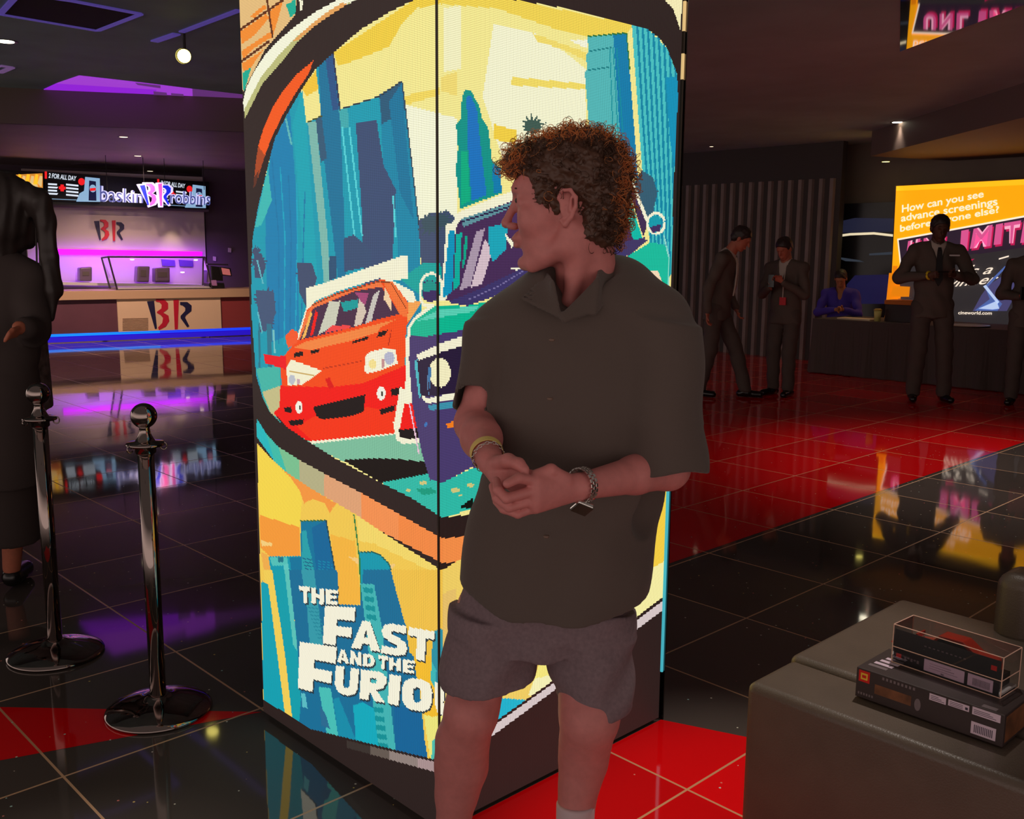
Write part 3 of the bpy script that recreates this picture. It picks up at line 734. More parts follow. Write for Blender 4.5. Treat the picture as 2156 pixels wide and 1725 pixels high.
pw(TH([(75, 1490), (110, 1440), (240, 1345), (480, 1340), (640, 1305), (900, 1150), (1600, 1000), (1850, 1000), (1880, 1200), (560, 1430), (500, 1500), (160, 1560), (85, 1550)]), GRN); pw(TH([(110, 1450), (300, 1360), (560, 1345), (520, 1380), (240, 1430)]), (90, 214, 186))
line(TH([(60, 1725), (68, 1500), (110, 1430), (240, 1335)]), 6, CREAM, 'W')
pw([(876, 748), (930, 722), (990, 702), (1100, 680), (1100, 700), (1000, 722), (935, 742), (884, 762)], (255, 248, 216)); pw([(872, 762), (880, 756), (886, 836), (882, 838)], (80, 190, 200)); line([(886, 760), (890, 830)], 2, (40, 30, 60), 'W')
pw(T7([(1450, 1190), (1640, 1120), (1900, 1040), (1900, 1440), (1480, 1480)]), (40, 28, 58)); pw(ring(926, 785, 23, 31, 26), (255, 246, 200)); line([(900, 790), (902, 830)], 2, (90, 130, 170), 'W')
pw(T7([(1488, 1462), (1530, 1490), (1800, 1440), (1900, 1440), (1900, 1490), (1700, 1505), (1530, 1535), (1495, 1500)]), CREAM); pw(T7([(1530, 1550), (1760, 1510), (1760, 1560), (1560, 1590)]), (60, 150, 176))
pw(T7([(1540, 1240), (1560, 1240), (1560, 1400), (1545, 1420)]), (60, 120, 170)); pw(T8([(1675, 160), (1900, 110), (1900, 190), (1700, 196)]), (255, 130, 30)); pw(T8(ring(1520, 170, 14, 16)), (60, 120, 190))
line(T7([(1580, 740), (1500, 740), (1475, 690), (1480, 560), (1510, 500), (1570, 480), (1620, 500), (1650, 560), (1640, 700)]), 5.5, CREAM, 'W'); pw(T7([(1488, 560), (1550, 530), (1605, 560), (1610, 690), (1560, 716), (1500, 695)]), (54, 38, 96)); pw(T7([(1490, 570), (1550, 535), (1600, 560), (1600, 620), (1500, 630)]), (0, 150, 140))
# its far side, right of the head
for q, c_ in (([(1500, 425), (1610, 432), (1640, 480), (1752, 760), (1725, 775), (1590, 480), (1500, 455)], CREAM), ([(1530, 455), (1580, 470), (1700, 870), (1640, 890), (1560, 640)], (0, 192, 172)), ([(1590, 485), (1620, 490), (1735, 780), (1705, 860), (1660, 700)], (66, 44, 84)),
              ([(1520, 900), (1700, 868), (1740, 880), (1600, 995)], (66, 56, 104)), ([(1600, 990), (1760, 895), (1870, 920), (1896, 1010), (1885, 1200), (1800, 1110), (1620, 1060)], (18, 194, 162)), ([(1720, 1090), (1810, 1100), (1840, 1180), (1780, 1150)], (255, 226, 190))): pw(TH(q), c_)
line(TH(ring(1795, 765, 60, 72)), 5.5, CREAM, 'W'); pw(TH(ring(1788, 765, 46, 56)), (10, 160, 178)); pw(TH([(1750, 790), (1835, 770), (1820, 820), (1770, 830)]), (66, 48, 100)); line(TH([(1850, 850), (1885, 1000), (1880, 1200)]), 3, (150, 225, 210), 'W')
# bands of the frame under the window
up_ = T8([(155, 118), (230, 240), (330, 350), (500, 455), (700, 565), (1000, 722), (1300, 890), (1656, 1090)]); dn_ = T8([(155, 268), (300, 470), (400, 560), (500, 640), (700, 765), (1000, 950), (1300, 1105), (1656, 1288)])
cols = [(30, 190, 196), (60, 196, 176), (126, 200, 150), (188, 182, 138), (232, 168, 122), (255, 150, 84), (255, 142, 70)]
for i in range(7): pa([up_[i], up_[i + 1], dn_[i + 1], dn_[i]], cols[i])
pa([(932, 1134), (972, 1130), (1120, 1080), (1300, 985), (1400, 900), (1400, 960), (1300, 1045), (1120, 1135), (970, 1183), (932, 1186)], (255, 146, 74))
# lower sky and towers
pa(T8([(158, 320), (260, 430), (400, 560), (600, 690), (800, 805), (940, 885), (1200, 1060), (1656, 1352)]) + [(972, 1202), (1120, 1150), (1300, 1060), (1420, 970), (1420, 1700), (560, 1700)], (252, 208, 84))
for q, c_ in (([(160, 330), (300, 480), (430, 580), (500, 640), (520, 780), (500, 1000), (180, 900)], (255, 222, 78)), ([(350, 525), (600, 690), (800, 810), (770, 840), (745, 890), (700, 800), (620, 770), (560, 790), (540, 810), (500, 700), (430, 600)], (255, 156, 66)), ([(180, 900), (500, 1000), (505, 1230), (260, 1235), (185, 1160)], (255, 160, 58)),
              ([(190, 1200), (260, 1235), (330, 1725), (260, 1725), (230, 1450)], (250, 180, 80)), ([(750, 1055), (950, 1110), (1000, 1620), (820, 1630)], (255, 188, 66)), ([(960, 900), (1200, 1060), (1656, 1352), (1656, 1400), (1100, 1130), (980, 1110)], (255, 224, 110)), ([(190, 1100), (280, 1130), (280, 1150), (195, 1150)], (255, 214, 130)),
              ([(890, 1230), (1000, 1260), (1280, 1300), (1240, 1340), (960, 1290)], (255, 210, 130)), ([(1280, 1480), (1656, 1600), (1656, 2400), (1400, 2300)], (250, 198, 66))): pa(T8(q), c_)
for q, c_ in (([(250, 1235), (515, 1232), (520, 1725), (440, 1725), (330, 1725)], (0, 160, 180)), ([(200, 1430), (250, 1470), (300, 1725), (200, 1725)], (0, 160, 178)), ([(260, 1240), (400, 1240), (410, 1310), (280, 1310)], (84, 200, 192)), ([(370, 1300), (410, 1290), (460, 1725), (430, 1725)], (96, 206, 200)), ([(325, 1240), (370, 1240), (370, 1280), (330, 1280)], (20, 120, 140)),
              ([(510, 950), (716, 945), (812, 1490), (820, 1900), (500, 1900), (420, 1240), (510, 1240)], (0, 122, 162)), ([(520, 1030), (555, 1020), (570, 1130), (600, 1240), (640, 1500), (660, 1900), (560, 1900), (520, 1470)], (34, 166, 176)),
              ([(600, 1000), (716, 945), (812, 1490), (650, 1480)], (0, 106, 158)), ([(985, 1200), (1080, 1200), (1160, 1230), (1220, 1290), (1260, 1400), (1270, 1470), (1315, 1490), (1350, 1725), (1400, 2100), (1000, 2100)], (0, 158, 180)), ([(1110, 1480), (1315, 1490), (1350, 1725), (1400, 2100), (1130, 2100)], (0, 116, 164))): pa(T8(q), c_)
line(T8([(940, 895), (985, 1250), (1000, 1640)]), 2.6, (40, 130, 70)); line(T8([(510, 948), (716, 944)]), 2.4, (60, 110, 60)); line(T8([(980, 1200), (1080, 1200), (1160, 1230), (1220, 1290), (1260, 1400), (1270, 1470), (1315, 1490), (1345, 1725)]), 2.4, (30, 100, 90))
line(T8([(716, 945), (812, 1490)]), 2.4, (30, 70, 80))
for k_ in range(11): line(T8([(525 + k_ * 7, 1250 + 28 * k_), (600 + k_ * 6, 1262 + 28 * k_)]), 2.6, (20, 110, 140)); line(T8([(640 + k_ * 4, 1270 + 22 * k_), (760 + k_ * 4, 1285 + 22 * k_)]), 1.8, (0, 140, 176))
for q, c_ in (([(165, 90), (215, 95), (240, 300), (335, 1010), (180, 920)], (0, 166, 184)), ([(178, 0), (240, 0), (300, 400), (385, 1080), (330, 1010), (290, 700), (212, 100), (190, 90)], (252, 214, 90)), ([(245, 0), (325, 0), (420, 500), (450, 1120), (385, 1080), (330, 600)], (0, 164, 178)), ([(325, 0), (358, 0), (408, 480), (412, 560), (385, 520)], (92, 202, 192)),
              ([(355, 0), (690, 0), (700, 240), (850, 245), (870, 0), (1060, 0), (1160, 400), (1180, 560), (1240, 620), (1310, 1330), (420, 1130), (440, 900), (410, 480)], (14, 114, 156)), ([(850, 95), (945, 100), (1000, 400), (1095, 1250), (965, 1240), (900, 500)], (66, 186, 186)),
              ([(440, 0), (530, 0), (560, 250), (590, 520), (500, 520), (480, 250)], (50, 160, 176)), ([(560, 810), (645, 820), (700, 1170), (620, 1150)], (72, 198, 190)), ([(570, 940), (610, 1000), (640, 1100), (580, 1080)], (40, 110, 150)), ([(700, 880), (820, 1180), (700, 1160), (660, 900)], (10, 146, 176)), ([(800, 940), (870, 915), (945, 960), (975, 1220), (820, 1190)], (0, 176, 196)),
              ([(440, 850), (470, 860), (485, 960), (450, 950)], (92, 196, 204)), ([(1060, 0), (1420, 0), (1420, 420), (1200, 400), (1160, 380), (1085, 100)], (250, 200, 76)), ([(1220, 600), (1420, 600), (1420, 1340), (1330, 1330), (1290, 960), (1235, 720)], (255, 196, 48)), ([(1290, 1000), (1350, 1020), (1420, 1000), (1420, 1340), (1335, 1330)], (246, 238, 130)),
              ([(1360, 420), (1420, 410), (1420, 760), (1370, 800), (1340, 600)], (40, 150, 170)), ([(1345, 640), (1375, 700), (1365, 820), (1335, 760)], (60, 190, 190)), ([(1350, 1180), (1420, 1120), (1420, 1340), (1340, 1330)], (80, 196, 180)), ([(1080, 940), (1260, 960), (1320, 1330), (1095, 1260)], (6, 104, 158))): pa(T9(q), c_)
for k_ in range(9): pa(T9([(868 + k_ * 8 + (k_ > 3) * 40, 120 + k_ * 62 + (k_ > 3) * 580), (935 + k_ * 8 + (k_ > 3) * 40, 130 + k_ * 62 + (k_ > 3) * 580), (940 + k_ * 8 + (k_ > 3) * 40, 165 + k_ * 62 + (k_ > 3) * 580), (873 + k_ * 8 + (k_ > 3) * 40, 155 + k_ * 62 + (k_ > 3) * 580)]), (0, 150, 156))
for k_ in range(9): line(T9([(490 + k_ * 8, 262 + k_ * 26), (562 + k_ * 6, 270 + k_ * 26)]), 2.4, (30, 140, 160))
# right face, lower part
pa([(933, 1200), (1420, 900), (1420, 1400), (933, 1660)], (250, 214, 104)); pa([(1340, 1130), (1420, 1000), (1420, 1200), (1340, 1260)], (255, 214, 70)); pa([(1340, 1215), (1420, 1170), (1420, 1400), (1300, 1400)], (255, 246, 170))
pa([(1000, 1560), (1055, 1470), (1130, 1476), (1128, 1500), (1040, 1560)], (0, 186, 214)); pa([(933, 1250), (960, 1240), (950, 1500), (933, 1520)], (240, 200, 110)); pa([(1112, 1465), (1135, 1400), (1142, 1365), (1175, 1440), (1150, 1470)], (255, 240, 130)); pa([(1112, 1465), (1126, 1430), (1165, 1420), (1175, 1440), (1150, 1470)], (255, 250, 190)); pa([(1140, 1392), (1152, 1388), (1143, 1362)], (50, 30, 8))
pa([(933, 1440), (990, 1400), (960, 1560), (933, 1600)], (250, 214, 110))
# title
def glyph(ch):
    R = lambda x0, y0, x1, y1: [(x0, y0), (x1, y0), (x1, y1), (x0, y1)]
    w_ = .3
    return {'T': [R(0, 0, 1, .27), R(.33, 0, .69, 1)], 'H': [R(0, 0, .36, 1), R(.64, 0, 1, 1), R(.3, .38, .7, .62)], 'E': [R(0, 0, .4, 1), R(0, 0, 1, .24), R(0, .38, .93, .6), R(0, .76, 1, 1)], 'F': [R(0, 0, .42, 1), R(0, 0, 1, .33), R(0, .5, .92, .74)],
            'A': [[(.3, 0), (.72, 0), (1.02, 1), (.68, 1), (.5, .3), (.32, 1), (-.02, 1)], R(.25, .58, .75, .8)], 'N': [R(0, 0, .34, 1), R(.66, 0, 1, 1), [(0, 0), (.34, 0), (1, 1), (.66, 1)]],
            'D': [R(0, 0, .35, 1), [(0, 0), (.6, 0), (.95, .2), (1, .5), (.95, .8), (.6, 1), (0, 1), (0, .76), (.55, .76), (.66, .6), (.66, .4), (.55, .24), (0, .24)]],
            'S': [[(.95, .02), (.4, 0), (.1, .08), (0, .28), (.08, .48), (.35, .6), (.62, .68), (.6, .76), (.02, .76), (.0, 1), (.6, 1), (.92, .92), (1, .72), (.93, .52), (.65, .42), (.38, .34), (.4, .24), (.95, .26)]],
            'U': [[(0, 0), (.36, 0), (.36, .62), (.42, .74), (.58, .74), (.64, .62), (.64, 0), (1, 0), (1, .68), (.9, .9), (.65, 1), (.35, 1), (.1, .9), (0, .68)]],
            'R': [R(0, 0, .36, 1), [(0, 0), (.7, 0), (.95, .12), (.98, .36), (.85, .55), (.62, .62), (1, 1), (.6, 1), (.3, .62), (.3, .4), (.58, .4), (.62, .3), (.58, .24), (0, .24)]],
            'I': [R(0, 0, 1, 1)], 'O': [[(.3, 0), (.7, 0), (.92, .12), (1, .35), (1, .65), (.92, .88), (.7, 1), (.3, 1), (.08, .88), (0, .65), (0, .35), (.08, .12), (.3, 0), (.5, .26), (.38, .33), (.36, .5), (.38, .67), (.5, .76), (.62, .67), (.64, .5), (.62, .33), (.5, .26)]]}[ch]
def letter(ch, q, c, dx=0, dy=0):
    (ax, ay), (bx, by), (cx_, cy_), (ex, ey) = q
    for g in glyph(ch):
        P = []
        for x, y in g:
            P.append(((1 - y) * ((1 - x) * ax + x * bx) + y * ((1 - x) * ex + x * cx_) + dx, (1 - y) * ((1 - x) * ay + x * by) + y * ((1 - x) * ey + x * cy_) + dy))
        pa(T9(P), c)
LET = [('T', (425, 112), (500, 118), (506, 238), (437, 226)), ('H', (510, 122), (600, 132), (598, 242), (510, 232)), ('E', (610, 134), (694, 142), (694, 244), (610, 238)),
       ('F', (605, 248), (815, 262), (800, 545), (590, 510)), ('A', (830, 348), (950, 362), (985, 568), (790, 540)), ('S', (998, 362), (1178, 388), (1172, 608), (993, 575)), ('T', (1184, 395), (1365, 428), (1345, 640), (1180, 612)),
       ('A', (700, 550), (756, 556), (772, 652), (690, 640)), ('N', (780, 560), (858, 572), (856, 664), (780, 652)), ('D', (868, 580), (950, 590), (950, 678), (866, 665)), ('T', (975, 592), (1042, 600), (1040, 692), (975, 682)), ('H', (1050, 606), (1132, 616), (1130, 704), (1046, 692)), ('E', (1145, 620), (1226, 630), (1222, 720), (1142, 710)),
       ('F', (430, 498), (688, 535), (660, 885), (418, 818)), ('U', (680, 662), (842, 688), (826, 885), (670, 850)), ('R', (855, 690), (1040, 714), (1022, 922), (844, 892)), ('I', (1050, 722), (1132, 736), (1114, 942), (1040, 925)), ('O', (1140, 742), (1352, 770), (1342, 992), (1135, 960)), ('U', (1368, 778), (1545, 790), (1520, 1010), (1365, 1005)), ('S', (1560, 790), (1720, 740), (1720, 950), (1560, 1000))]
for l in LET: letter(l[0], l[1:], (34, 52, 62), 8, 12)
for l in LET: letter(l[0], l[1:], (255, 250, 226))
# slanting dark foot of the picture and the pale bar above it
pa([(540, 1466), (558, 1475), (652, 1535), (932, 1604), (932, 1900), (540, 1900)], OFF); pa([(932, 1604), (1037, 1524), (1168, 1431), (1400, 1254), (1440, 1240), (1440, 1900), (932, 1900)], OFF)
for a_, b_, c_ in ((730, 780, (58, 50, 46)), (780, 820, (104, 92, 84)), (820, 880, (150, 134, 128)), (880, 933, (176, 150, 150))):
    f1 = lambda x: 1535 + (x - 652) * .2464 + 5; f2 = lambda x: 1575 + (x - 730) * .275
    pa([(a_, f1(a_)), (b_, f1(b_)), (b_, f2(b_)), (a_, f2(a_))], c_)
pa([(933, 1612), (1037, 1530), (1168, 1437), (1400, 1262), (1400, 1282), (1170, 1452), (1034, 1552), (933, 1632)], (222, 206, 206))

def inside(px, py, poly):
    """even-odd test on arrays"""
    c = np.zeros(px.shape, bool); n = len(poly)
    for i in range(n):
        x0, y0 = poly[i]; x1, y1 = poly[(i + 1) % n]
        if y0 == y1: continue
        m = ((y0 > py) != (y1 > py)) & (px < (x1 - x0) * (py - y0) / (y1 - y0) + x0)
        c ^= m
    return c

def led_mat():
    m = bpy.data.materials.new('led_pixels'); m.use_nodes = True
    nt = m.node_tree; L = nt.links.new; N = nt.nodes.new; b = nt.nodes['Principled BSDF']
    at = N('ShaderNodeAttribute'); at.attribute_name = 'picture'
    uvn = N('ShaderNodeUVMap'); uvn.uv_map = 'pixels'
    fr = N('ShaderNodeVectorMath'); fr.operation = 'FRACTION'; L(uvn.outputs[0], fr.inputs[0])
    sb = N('ShaderNodeVectorMath'); sb.operation = 'DISTANCE'; L(fr.outputs[0], sb.inputs[0]); sb.inputs[1].default_value = (.5, .5, 0)
    mr = N('ShaderNodeMapRange'); mr.interpolation_type = 'SMOOTHSTEP'; L(sb.outputs['Value'], mr.inputs[0])
    mr.inputs[1].default_value = .25; mr.inputs[2].default_value = .62; mr.inputs[3].default_value = 1.18; mr.inputs[4].default_value = .45
    b.inputs['Base Color'].default_value = (*lin((44, 37, 34)), 1); b.inputs['Roughness'].default_value = .55
    L(at.outputs['Color'], b.inputs['Emission Color']); L(mr.outputs[0], b.inputs['Emission Strength'])
    return m
M['led'] = led_mat()
PITCHL = .00391
def led_face(o, d, n_out, wid):
    """pixel wall: o is its lower left corner, d runs along it, n_out faces outward"""
    nx = int(wid / PITCHL); nz = int((CT - .012) / PITCHL)
    X, Z = np.meshgrid((np.arange(nx) + .5) * PITCHL, .012 + (np.arange(nz) + .5) * PITCHL, indexing='ij')
    P = o + X[..., None] * d + Z[..., None] * ZZ
    qx, qy = project(P)
    C = np.zeros((nx, nz, 3), np.float32)
    win = inside(qx, qy, WIN)
    for poly, c, clip in ART:
        xs = [p[0] for p in poly]; ys = [p[1] for p in poly]
        bb = (qx >= min(xs)) & (qx <= max(xs)) & (qy >= min(ys)) & (qy <= max(ys))
        if not bb.any(): continue
        ii = np.argwhere(bb); i0, j0 = ii.min(0); i1, j1 = ii.max(0) + 1
        s = (slice(i0, i1), slice(j0, j1))
        m = inside(qx[s], qy[s], poly)
        if clip: m &= win[s]
        C[s][m] = lin(c)
    gx = np.arange(nx + 1) * PITCHL; gz = .012 + np.arange(nz + 1) * PITCHL
    V = (o + gx[:, None, None] * d + gz[None, :, None] * ZZ).reshape(-1, 3)
    I, J = np.meshgrid(np.arange(nx), np.arange(nz), indexing='ij')
    a = I * (nz + 1) + J; F = np.stack([a, a + nz + 1, a + nz + 2, a + 1], -1).reshape(-1, 4)
    nrm = np.cross(d, ZZ)
    if nrm @ n_out < 0: F = F[:, ::-1]; rev = True
    else: rev = False
    ob = mesh_np('led_screen', V, F, M['led'], col_t, smooth=False)
    me = ob.data
    at = me.attributes.new('picture', 'FLOAT_COLOR', 'CORNER')
    cc = np.repeat(C.reshape(-1, 3), 4, 0); cc = np.concatenate([cc, np.ones((len(cc), 1), np.float32)], 1)
    at.data.foreach_set('color', cc.astype(np.float32).ravel())
    ul = me.uv_layers.new(name='pixels')
    base = np.stack([I, J], -1).reshape(-1, 1, 2).astype(np.float32)
    offs = np.array([[0.001, 0.001], [.999, 0.001], [.999, .999], [0.001, .999]], np.float32)
    if rev: offs = offs[::-1]
    ul.data.foreach_set('uv', (base + offs[None]).ravel())
    return ob
led_face(uv(CU0, CV0), DU, -DV, CU1 - CU0 - .004)
led_face(uv(CU1, CV0 + .0035), DV, DU, CV1 - CV0 - .006)
# dark seam at the near corner and the thin panel that stands off the far right corner
MB().box(uv(CU1 - .0045, CV0 - .0005), DU * .0035, DV * .0045, (0, 0, CT)).build('corner_seam', M['black'], col_t)
b = MB()
zs = [0.20, 1.02, 1.60, 1.62, 1.80, 1.82, 1.93, 2.06, 2.3, CT]
strip_m = [mat('edge_cyan', (60, 180, 190), emit=(70, 180, 196), estr=.85), mat('edge_off', (70, 60, 50), .5), mat('edge_gold', (240, 200, 130), emit=(222, 190, 130), estr=.8)]
for (z0, z1), mi_ in zip(((0.16, .86), (.86, .98), (.98, 1.93), (1.93, 2.0), (2.0, 2.06), (2.06, 2.14), (2.14, 2.16), (2.16, 2.4), (2.4, CT)), (0, 2, 1, 2, 1, 2, 1, 2, 1)):
    b.box(uv(CU1 - .012, CV1 + .002, z0), DU * .014, DV * .006, (0, 0, z1 - z0), mi_)
b.build('edge_strip', strip_m, col_t)
MB().box(uv(CU1 - .012, CV1 + .012, 0.0), DU * .016, DV * .004, (0, 0, CT)).build('edge_trim', M['dkchrome'], col_t)

# ------------------------------------------------------------------ ice cream kiosk, far left
KL = at_z(108, 724); KR = at_z(529, 707); KD = (KR - KL) / np.linalg.norm(KR - KL); KN = np.cross(KD, ZZ)
def kp(x, y, dep=0.): return at_plane(x, y, KL - KN * dep, KN)
def kprism(mb, pxs, dep, th, mi=0): return mb.prism([kp(x, y, dep) for x, y in pxs], -KN * th, mi)
M['kwall'] = mat('kiosk_wall_white', (205, 190, 190), .7)
M['kdark'] = mat('kiosk_side_wall', (100, 80, 98), .7, noise=.1, nscale=2)
M['beige'] = mat('counter_top_beige', (205, 170, 140), .4)
M['maroon'] = mat('counter_front_maroon', (104, 62, 80), .5, noise=.1, nscale=3)
M['maroon2'] = mat('counter_front_reddish', (150, 62, 66), .5)
M['kpanel'] = mat('counter_panel_cream', (230, 200, 170), .5)
M['brblue'] = mat('logo_navy', (28, 26, 72), .5); M['brred'] = mat('logo_red', (196, 22, 56), .5)
# walls of the kiosk
def kwall(name, x0, x1, dep, m, h=2.85, th=.1):
    a = kp(x0, 560, dep); b = kp(x1, 560, dep); a[2] = b[2] = 0
    return struct(MB().box(a, b - a, -KN * th, (0, 0, h), 0).build(name, m))
kwall('wall_left', -900, 1500, 3.4, M['kdark'], CK)
kwall('wall_kiosk', 60, 434, 2.0, M['kwall'], 2.7)
o = MB(); kprism(o, [(434, 384), (1400, 384), (1400, 745), (434, 745)], 2.1, .1)
a = kp(438, 600, 2.1); b_ = kp(1400, 600, 2.1); a[2] = b_[2] = 0
struct(MB().box(a, b_ - a, -KN * .1, (0, 0, CK), 0).build('wall_side', M['kdark']))
# counter, split into the lengths seen
def zof(x, y, dep=0.): return kp(x, y, dep)[2]
def xz(x, z, dep=0.):
    """point of the front plane straight under pixel column x at height z"""
    p = kp(x, 650, dep); return np.array([p[0], p[1], z])
ZT = zof(300, 611); ZB = zof(300, 629); ZP = .14
t = thing('snack_counter', xz(300, 0), 'long beige topped kiosk counter with maroon front and blue lit plinth', 'counter')
def seg(x0, x1, z0, z1, d0, dep, m, nm, bev=0.):
    a = xz(x0, z0, 0); b_ = xz(x1, z0, 0)
    return MB().box(a - KN * d0, b_ - a, -KN * dep, (0, 0, z1 - z0), 0).build(nm, m, t, bevel=bev)
seg(-300, 1250, ZB, ZT, -.05, .75, M['beige'], 'counter_top', .004)
seg(-300, 247, ZP, ZB, .03, .6, M['maroon'], 'front_panel')
seg(465, 1250, ZP, ZB, .03, .6, M['maroon2'], 'front_panel')
pnl = seg(247, 465, ZP, ZB, 0, .6, M['kpanel'], 'front_panel'); pnl['label'] = 'cream front panel with the red and blue letter logo'
M['blue1'] = mat('blue_led', (20, 60, 255), emit=(20, 60, 255), estr=1.0); M['blue2'] = mat('blue_led_cyan', (0, 120, 255), emit=(0, 125, 255), estr=1.0); M['blue3'] = mat('blue_glow', (30, 10, 190), emit=(34, 14, 188), estr=.8)
seg(-300, 335, .10, ZP - .002, .02, .03, M['blue2'], 'plinth_light'); seg(335, 1250, .10, ZP - .002, .02, .03, M['blue1'], 'plinth_light')
seg(-300, 1250, 0.012, .10, .035, .02, M['blue3'], 'plinth')
b = MB()
for i in range(9): b.box(kp(258, 672 + i * 3.0, 0) + KN * .004, kp(312, 671 + i * 3, 0) - kp(258, 672 + i * 3, 0), (0, 0, .009), KN * .004, 0)
b.build('vent_grille', mat('vent_tan', (150, 118, 96), .5), t)
BR = [([(0, .1), (.16, .08), (.215, .95), (.17, .97)], 0), ([(.2, .02), (.38, .02), (.47, .15), (.47, .33), (.36, .45), (.48, .55), (.5, .72), (.42, .9), (.26, 1), (.24, .92), (.34, .78), (.36, .62), (.3, .52), (.22, .46), (.22, .42), (.32, .32), (.33, .2), (.28, .12), (.2, .1)], 1),
      ([(.59, .04), (.71, .02), (.70, 1), (.63, 1)], 1), ([(.74, .1), (.9, .1), (1, .22), (1, .4), (.88, .55), (.86, .62), (.97, .92), (.92, .95), (.76, .64), (.76, .56), (.86, .4), (.86, .3), (.8, .22), (.74, .2)], 0)]
def br_logo(mb, q, dep, th, raise_=.01, mis=(0, 1), grow=0.):
    for g, c in BR:
        P = []
        cx_ = sum(p[0] for p in g) / len(g); cy_ = sum(p[1] for p in g) / len(g)
        for x, y in g:
            x = cx_ + (x - cx_) * (1 + grow * .6) + (grow * .06 if x > cx_ else -grow * .06); y = cy_ + (y - cy_) * (1 + grow * .2)
            px = (1 - y) * ((1 - x) * q[0][0] + x * q[1][0]) + y * ((1 - x) * q[3][0] + x * q[2][0]); py = (1 - y) * ((1 - x) * q[0][1] + x * q[1][1]) + y * ((1 - x) * q[3][1] + x * q[2][1])
            P.append(kp(px, py, dep) + KN * raise_)
        mb.prism(P, -KN * th, mis[c])
b = MB(); br_logo(b, [(309, 628), (404, 630), (401, 692), (311, 696)], 0, .006, .008); b.build('front_logo', [M['brblue'], M['brred']], t)
b = MB(); br_logo(b, [(198, 461), (261, 464), (260, 508), (199, 507)], 2.0, .02, .03)
o = b.build('wall_logo', [M['brblue'], M['brred']], org=kp(230, 508, 2.0)); tag(o, 'red and navy letter logo mounted on the kiosk wall above the purple strip', 'logo')
# spot pools on the wall
M['halo'] = None
for x, y, e_ in ((232, 440, 9), (368, 444, 17)):
    L = bpy.data.lights.new('wall_washer', 'SPOT'); L.energy = e_; L.color = (1, .78, .38); L.spot_size = .95; L.spot_blend = .8; L.shadow_soft_size = .04
    p = kp(x, y, 1.72); o = bpy.data.objects.new('wall_washer', L); COL.objects.link(o); o.location = p; o.rotation_euler = Vector((-(-KN * .22 - ZZ))).to_track_quat('Z', 'Y').to_euler()
# magenta strip and purple glow on the wall
M['mag'] = mat('magenta_led', (255, 0, 255), emit=(212, 8, 250), estr=1.1)
b = MB(); kprism(b, [(112, 524), (426, 530), (426, 539), (112, 536)], 1.95, .03); o = b.build('wall_light_strip', M['mag'], org=kp(260, 540, 1.97)); tag(o, 'long magenta light strip under the cream kiosk wall', 'light strip')
for x in (150, 235, 320, 400):
    L = bpy.data.lights.new('strip_glow', 'AREA'); L.energy = 3.6; L.color = (.30, .03, 1); L.shape = 'RECTANGLE'; L.size = 1.0; L.size_y = .08
    p = kp(x, 541, 1.68); o = bpy.data.objects.new('strip_glow', L); COL.objects.link(o); o.location = p; o.rotation_euler = Vector(KN * 1.0 + ZZ * .8).to_track_quat('Z', 'Y').to_euler()
# back shelf with its appliances
sh = MB(); kprism(sh, [(118, 594), (436, 600), (436, 606), (118, 600)], 1.5, .45); o = sh.build('back_shelf', M['white'], org=kp(260, 606, 1.6)); tag(o, 'pale work shelf along the purple lit kiosk wall', 'shelf')
M['appl'] = mat('appliance_grey', (120, 100, 130), .35, metal=.3)
for pxs, lab, nm in (([(168, 564), (194, 562), (194, 592.5), (168, 592)], 'low appliance standing on the back shelf left of the glass case', 'appliance'), ([(327, 565), (358, 563), (358, 595.5), (327, 595)], 'square grey appliance on the back shelf seen through the glass case', 'appliance'), ([(290, 561), (316, 561), (314, 594.5), (288, 594)], 'small upright dispenser on the back shelf behind the glass case', 'dispenser')):
    t2 = thing(nm, kp(pxs[3][0], pxs[3][1], 1.6), lab, nm)
    b = MB(); kprism(b, pxs, 1.55, .25); b.build('body', M['appl'], t2, bevel=.02)
    x0, y0 = pxs[0]; x1, y1 = pxs[2]
    b = MB(); kprism(b, [(x0 + 6, y0 + 8), (x1 - 6, y0 + 8), (x1 - 6, y1 - 12), (x0 + 6, y1 - 12)], 1.54, .01); b.build('front_plate', M['ring'], t2)
for q_, lab in (([(340, 546), (368, 548), (369, 561), (342, 560)], 'left of two dark plates on the purple kiosk wall'), ([(377, 547), (406, 549), (407, 562), (379, 561)], 'right of two dark plates on the purple kiosk wall')):
    b = MB(); kprism(b, q_, 1.96, .03); o = b.build('wall_plate', mat('plate_dark', (90, 60, 150), .5), org=kp(q_[3][0], q_[3][1], 1.97)); tag(o, lab, 'wall plate')
# glass display case standing on the counter
def glass_mat(name, tint, alpha, rough=.02):
    m = bpy.data.materials.new(name); m.use_nodes = True; nt = m.node_tree; nt.nodes.clear(); N = nt.nodes.new; L = nt.links.new
    out = N('ShaderNodeOutputMaterial'); mx = N('ShaderNodeMixShader'); tr = N('ShaderNodeBsdfTransparent'); gl = N('ShaderNodeBsdfGlossy')
    tr.inputs[0].default_value = (*tint, 1); gl.inputs['Roughness'].default_value = rough; gl.inputs['Color'].default_value = (.9, .9, .9, 1)
    fr = N('ShaderNodeFresnel'); fr.inputs[0].default_value = 1.45
    ad = N('ShaderNodeMath'); ad.operation = 'ADD'; ad.inputs[1].default_value = alpha; L(fr.outputs[0], ad.inputs[0])
    L(ad.outputs[0], mx.inputs[0]); L(tr.outputs[0], mx.inputs[1]); L(gl.outputs[0], mx.inputs[2]); L(mx.outputs[0], out.inputs[0]); return m
M['glass'] = glass_mat('clear_glass', (.93, .93, .95), .03)
t3 = thing('display_case', kp(345, 611, .2), 'slanted glass display case standing on the kiosk counter', 'display case')
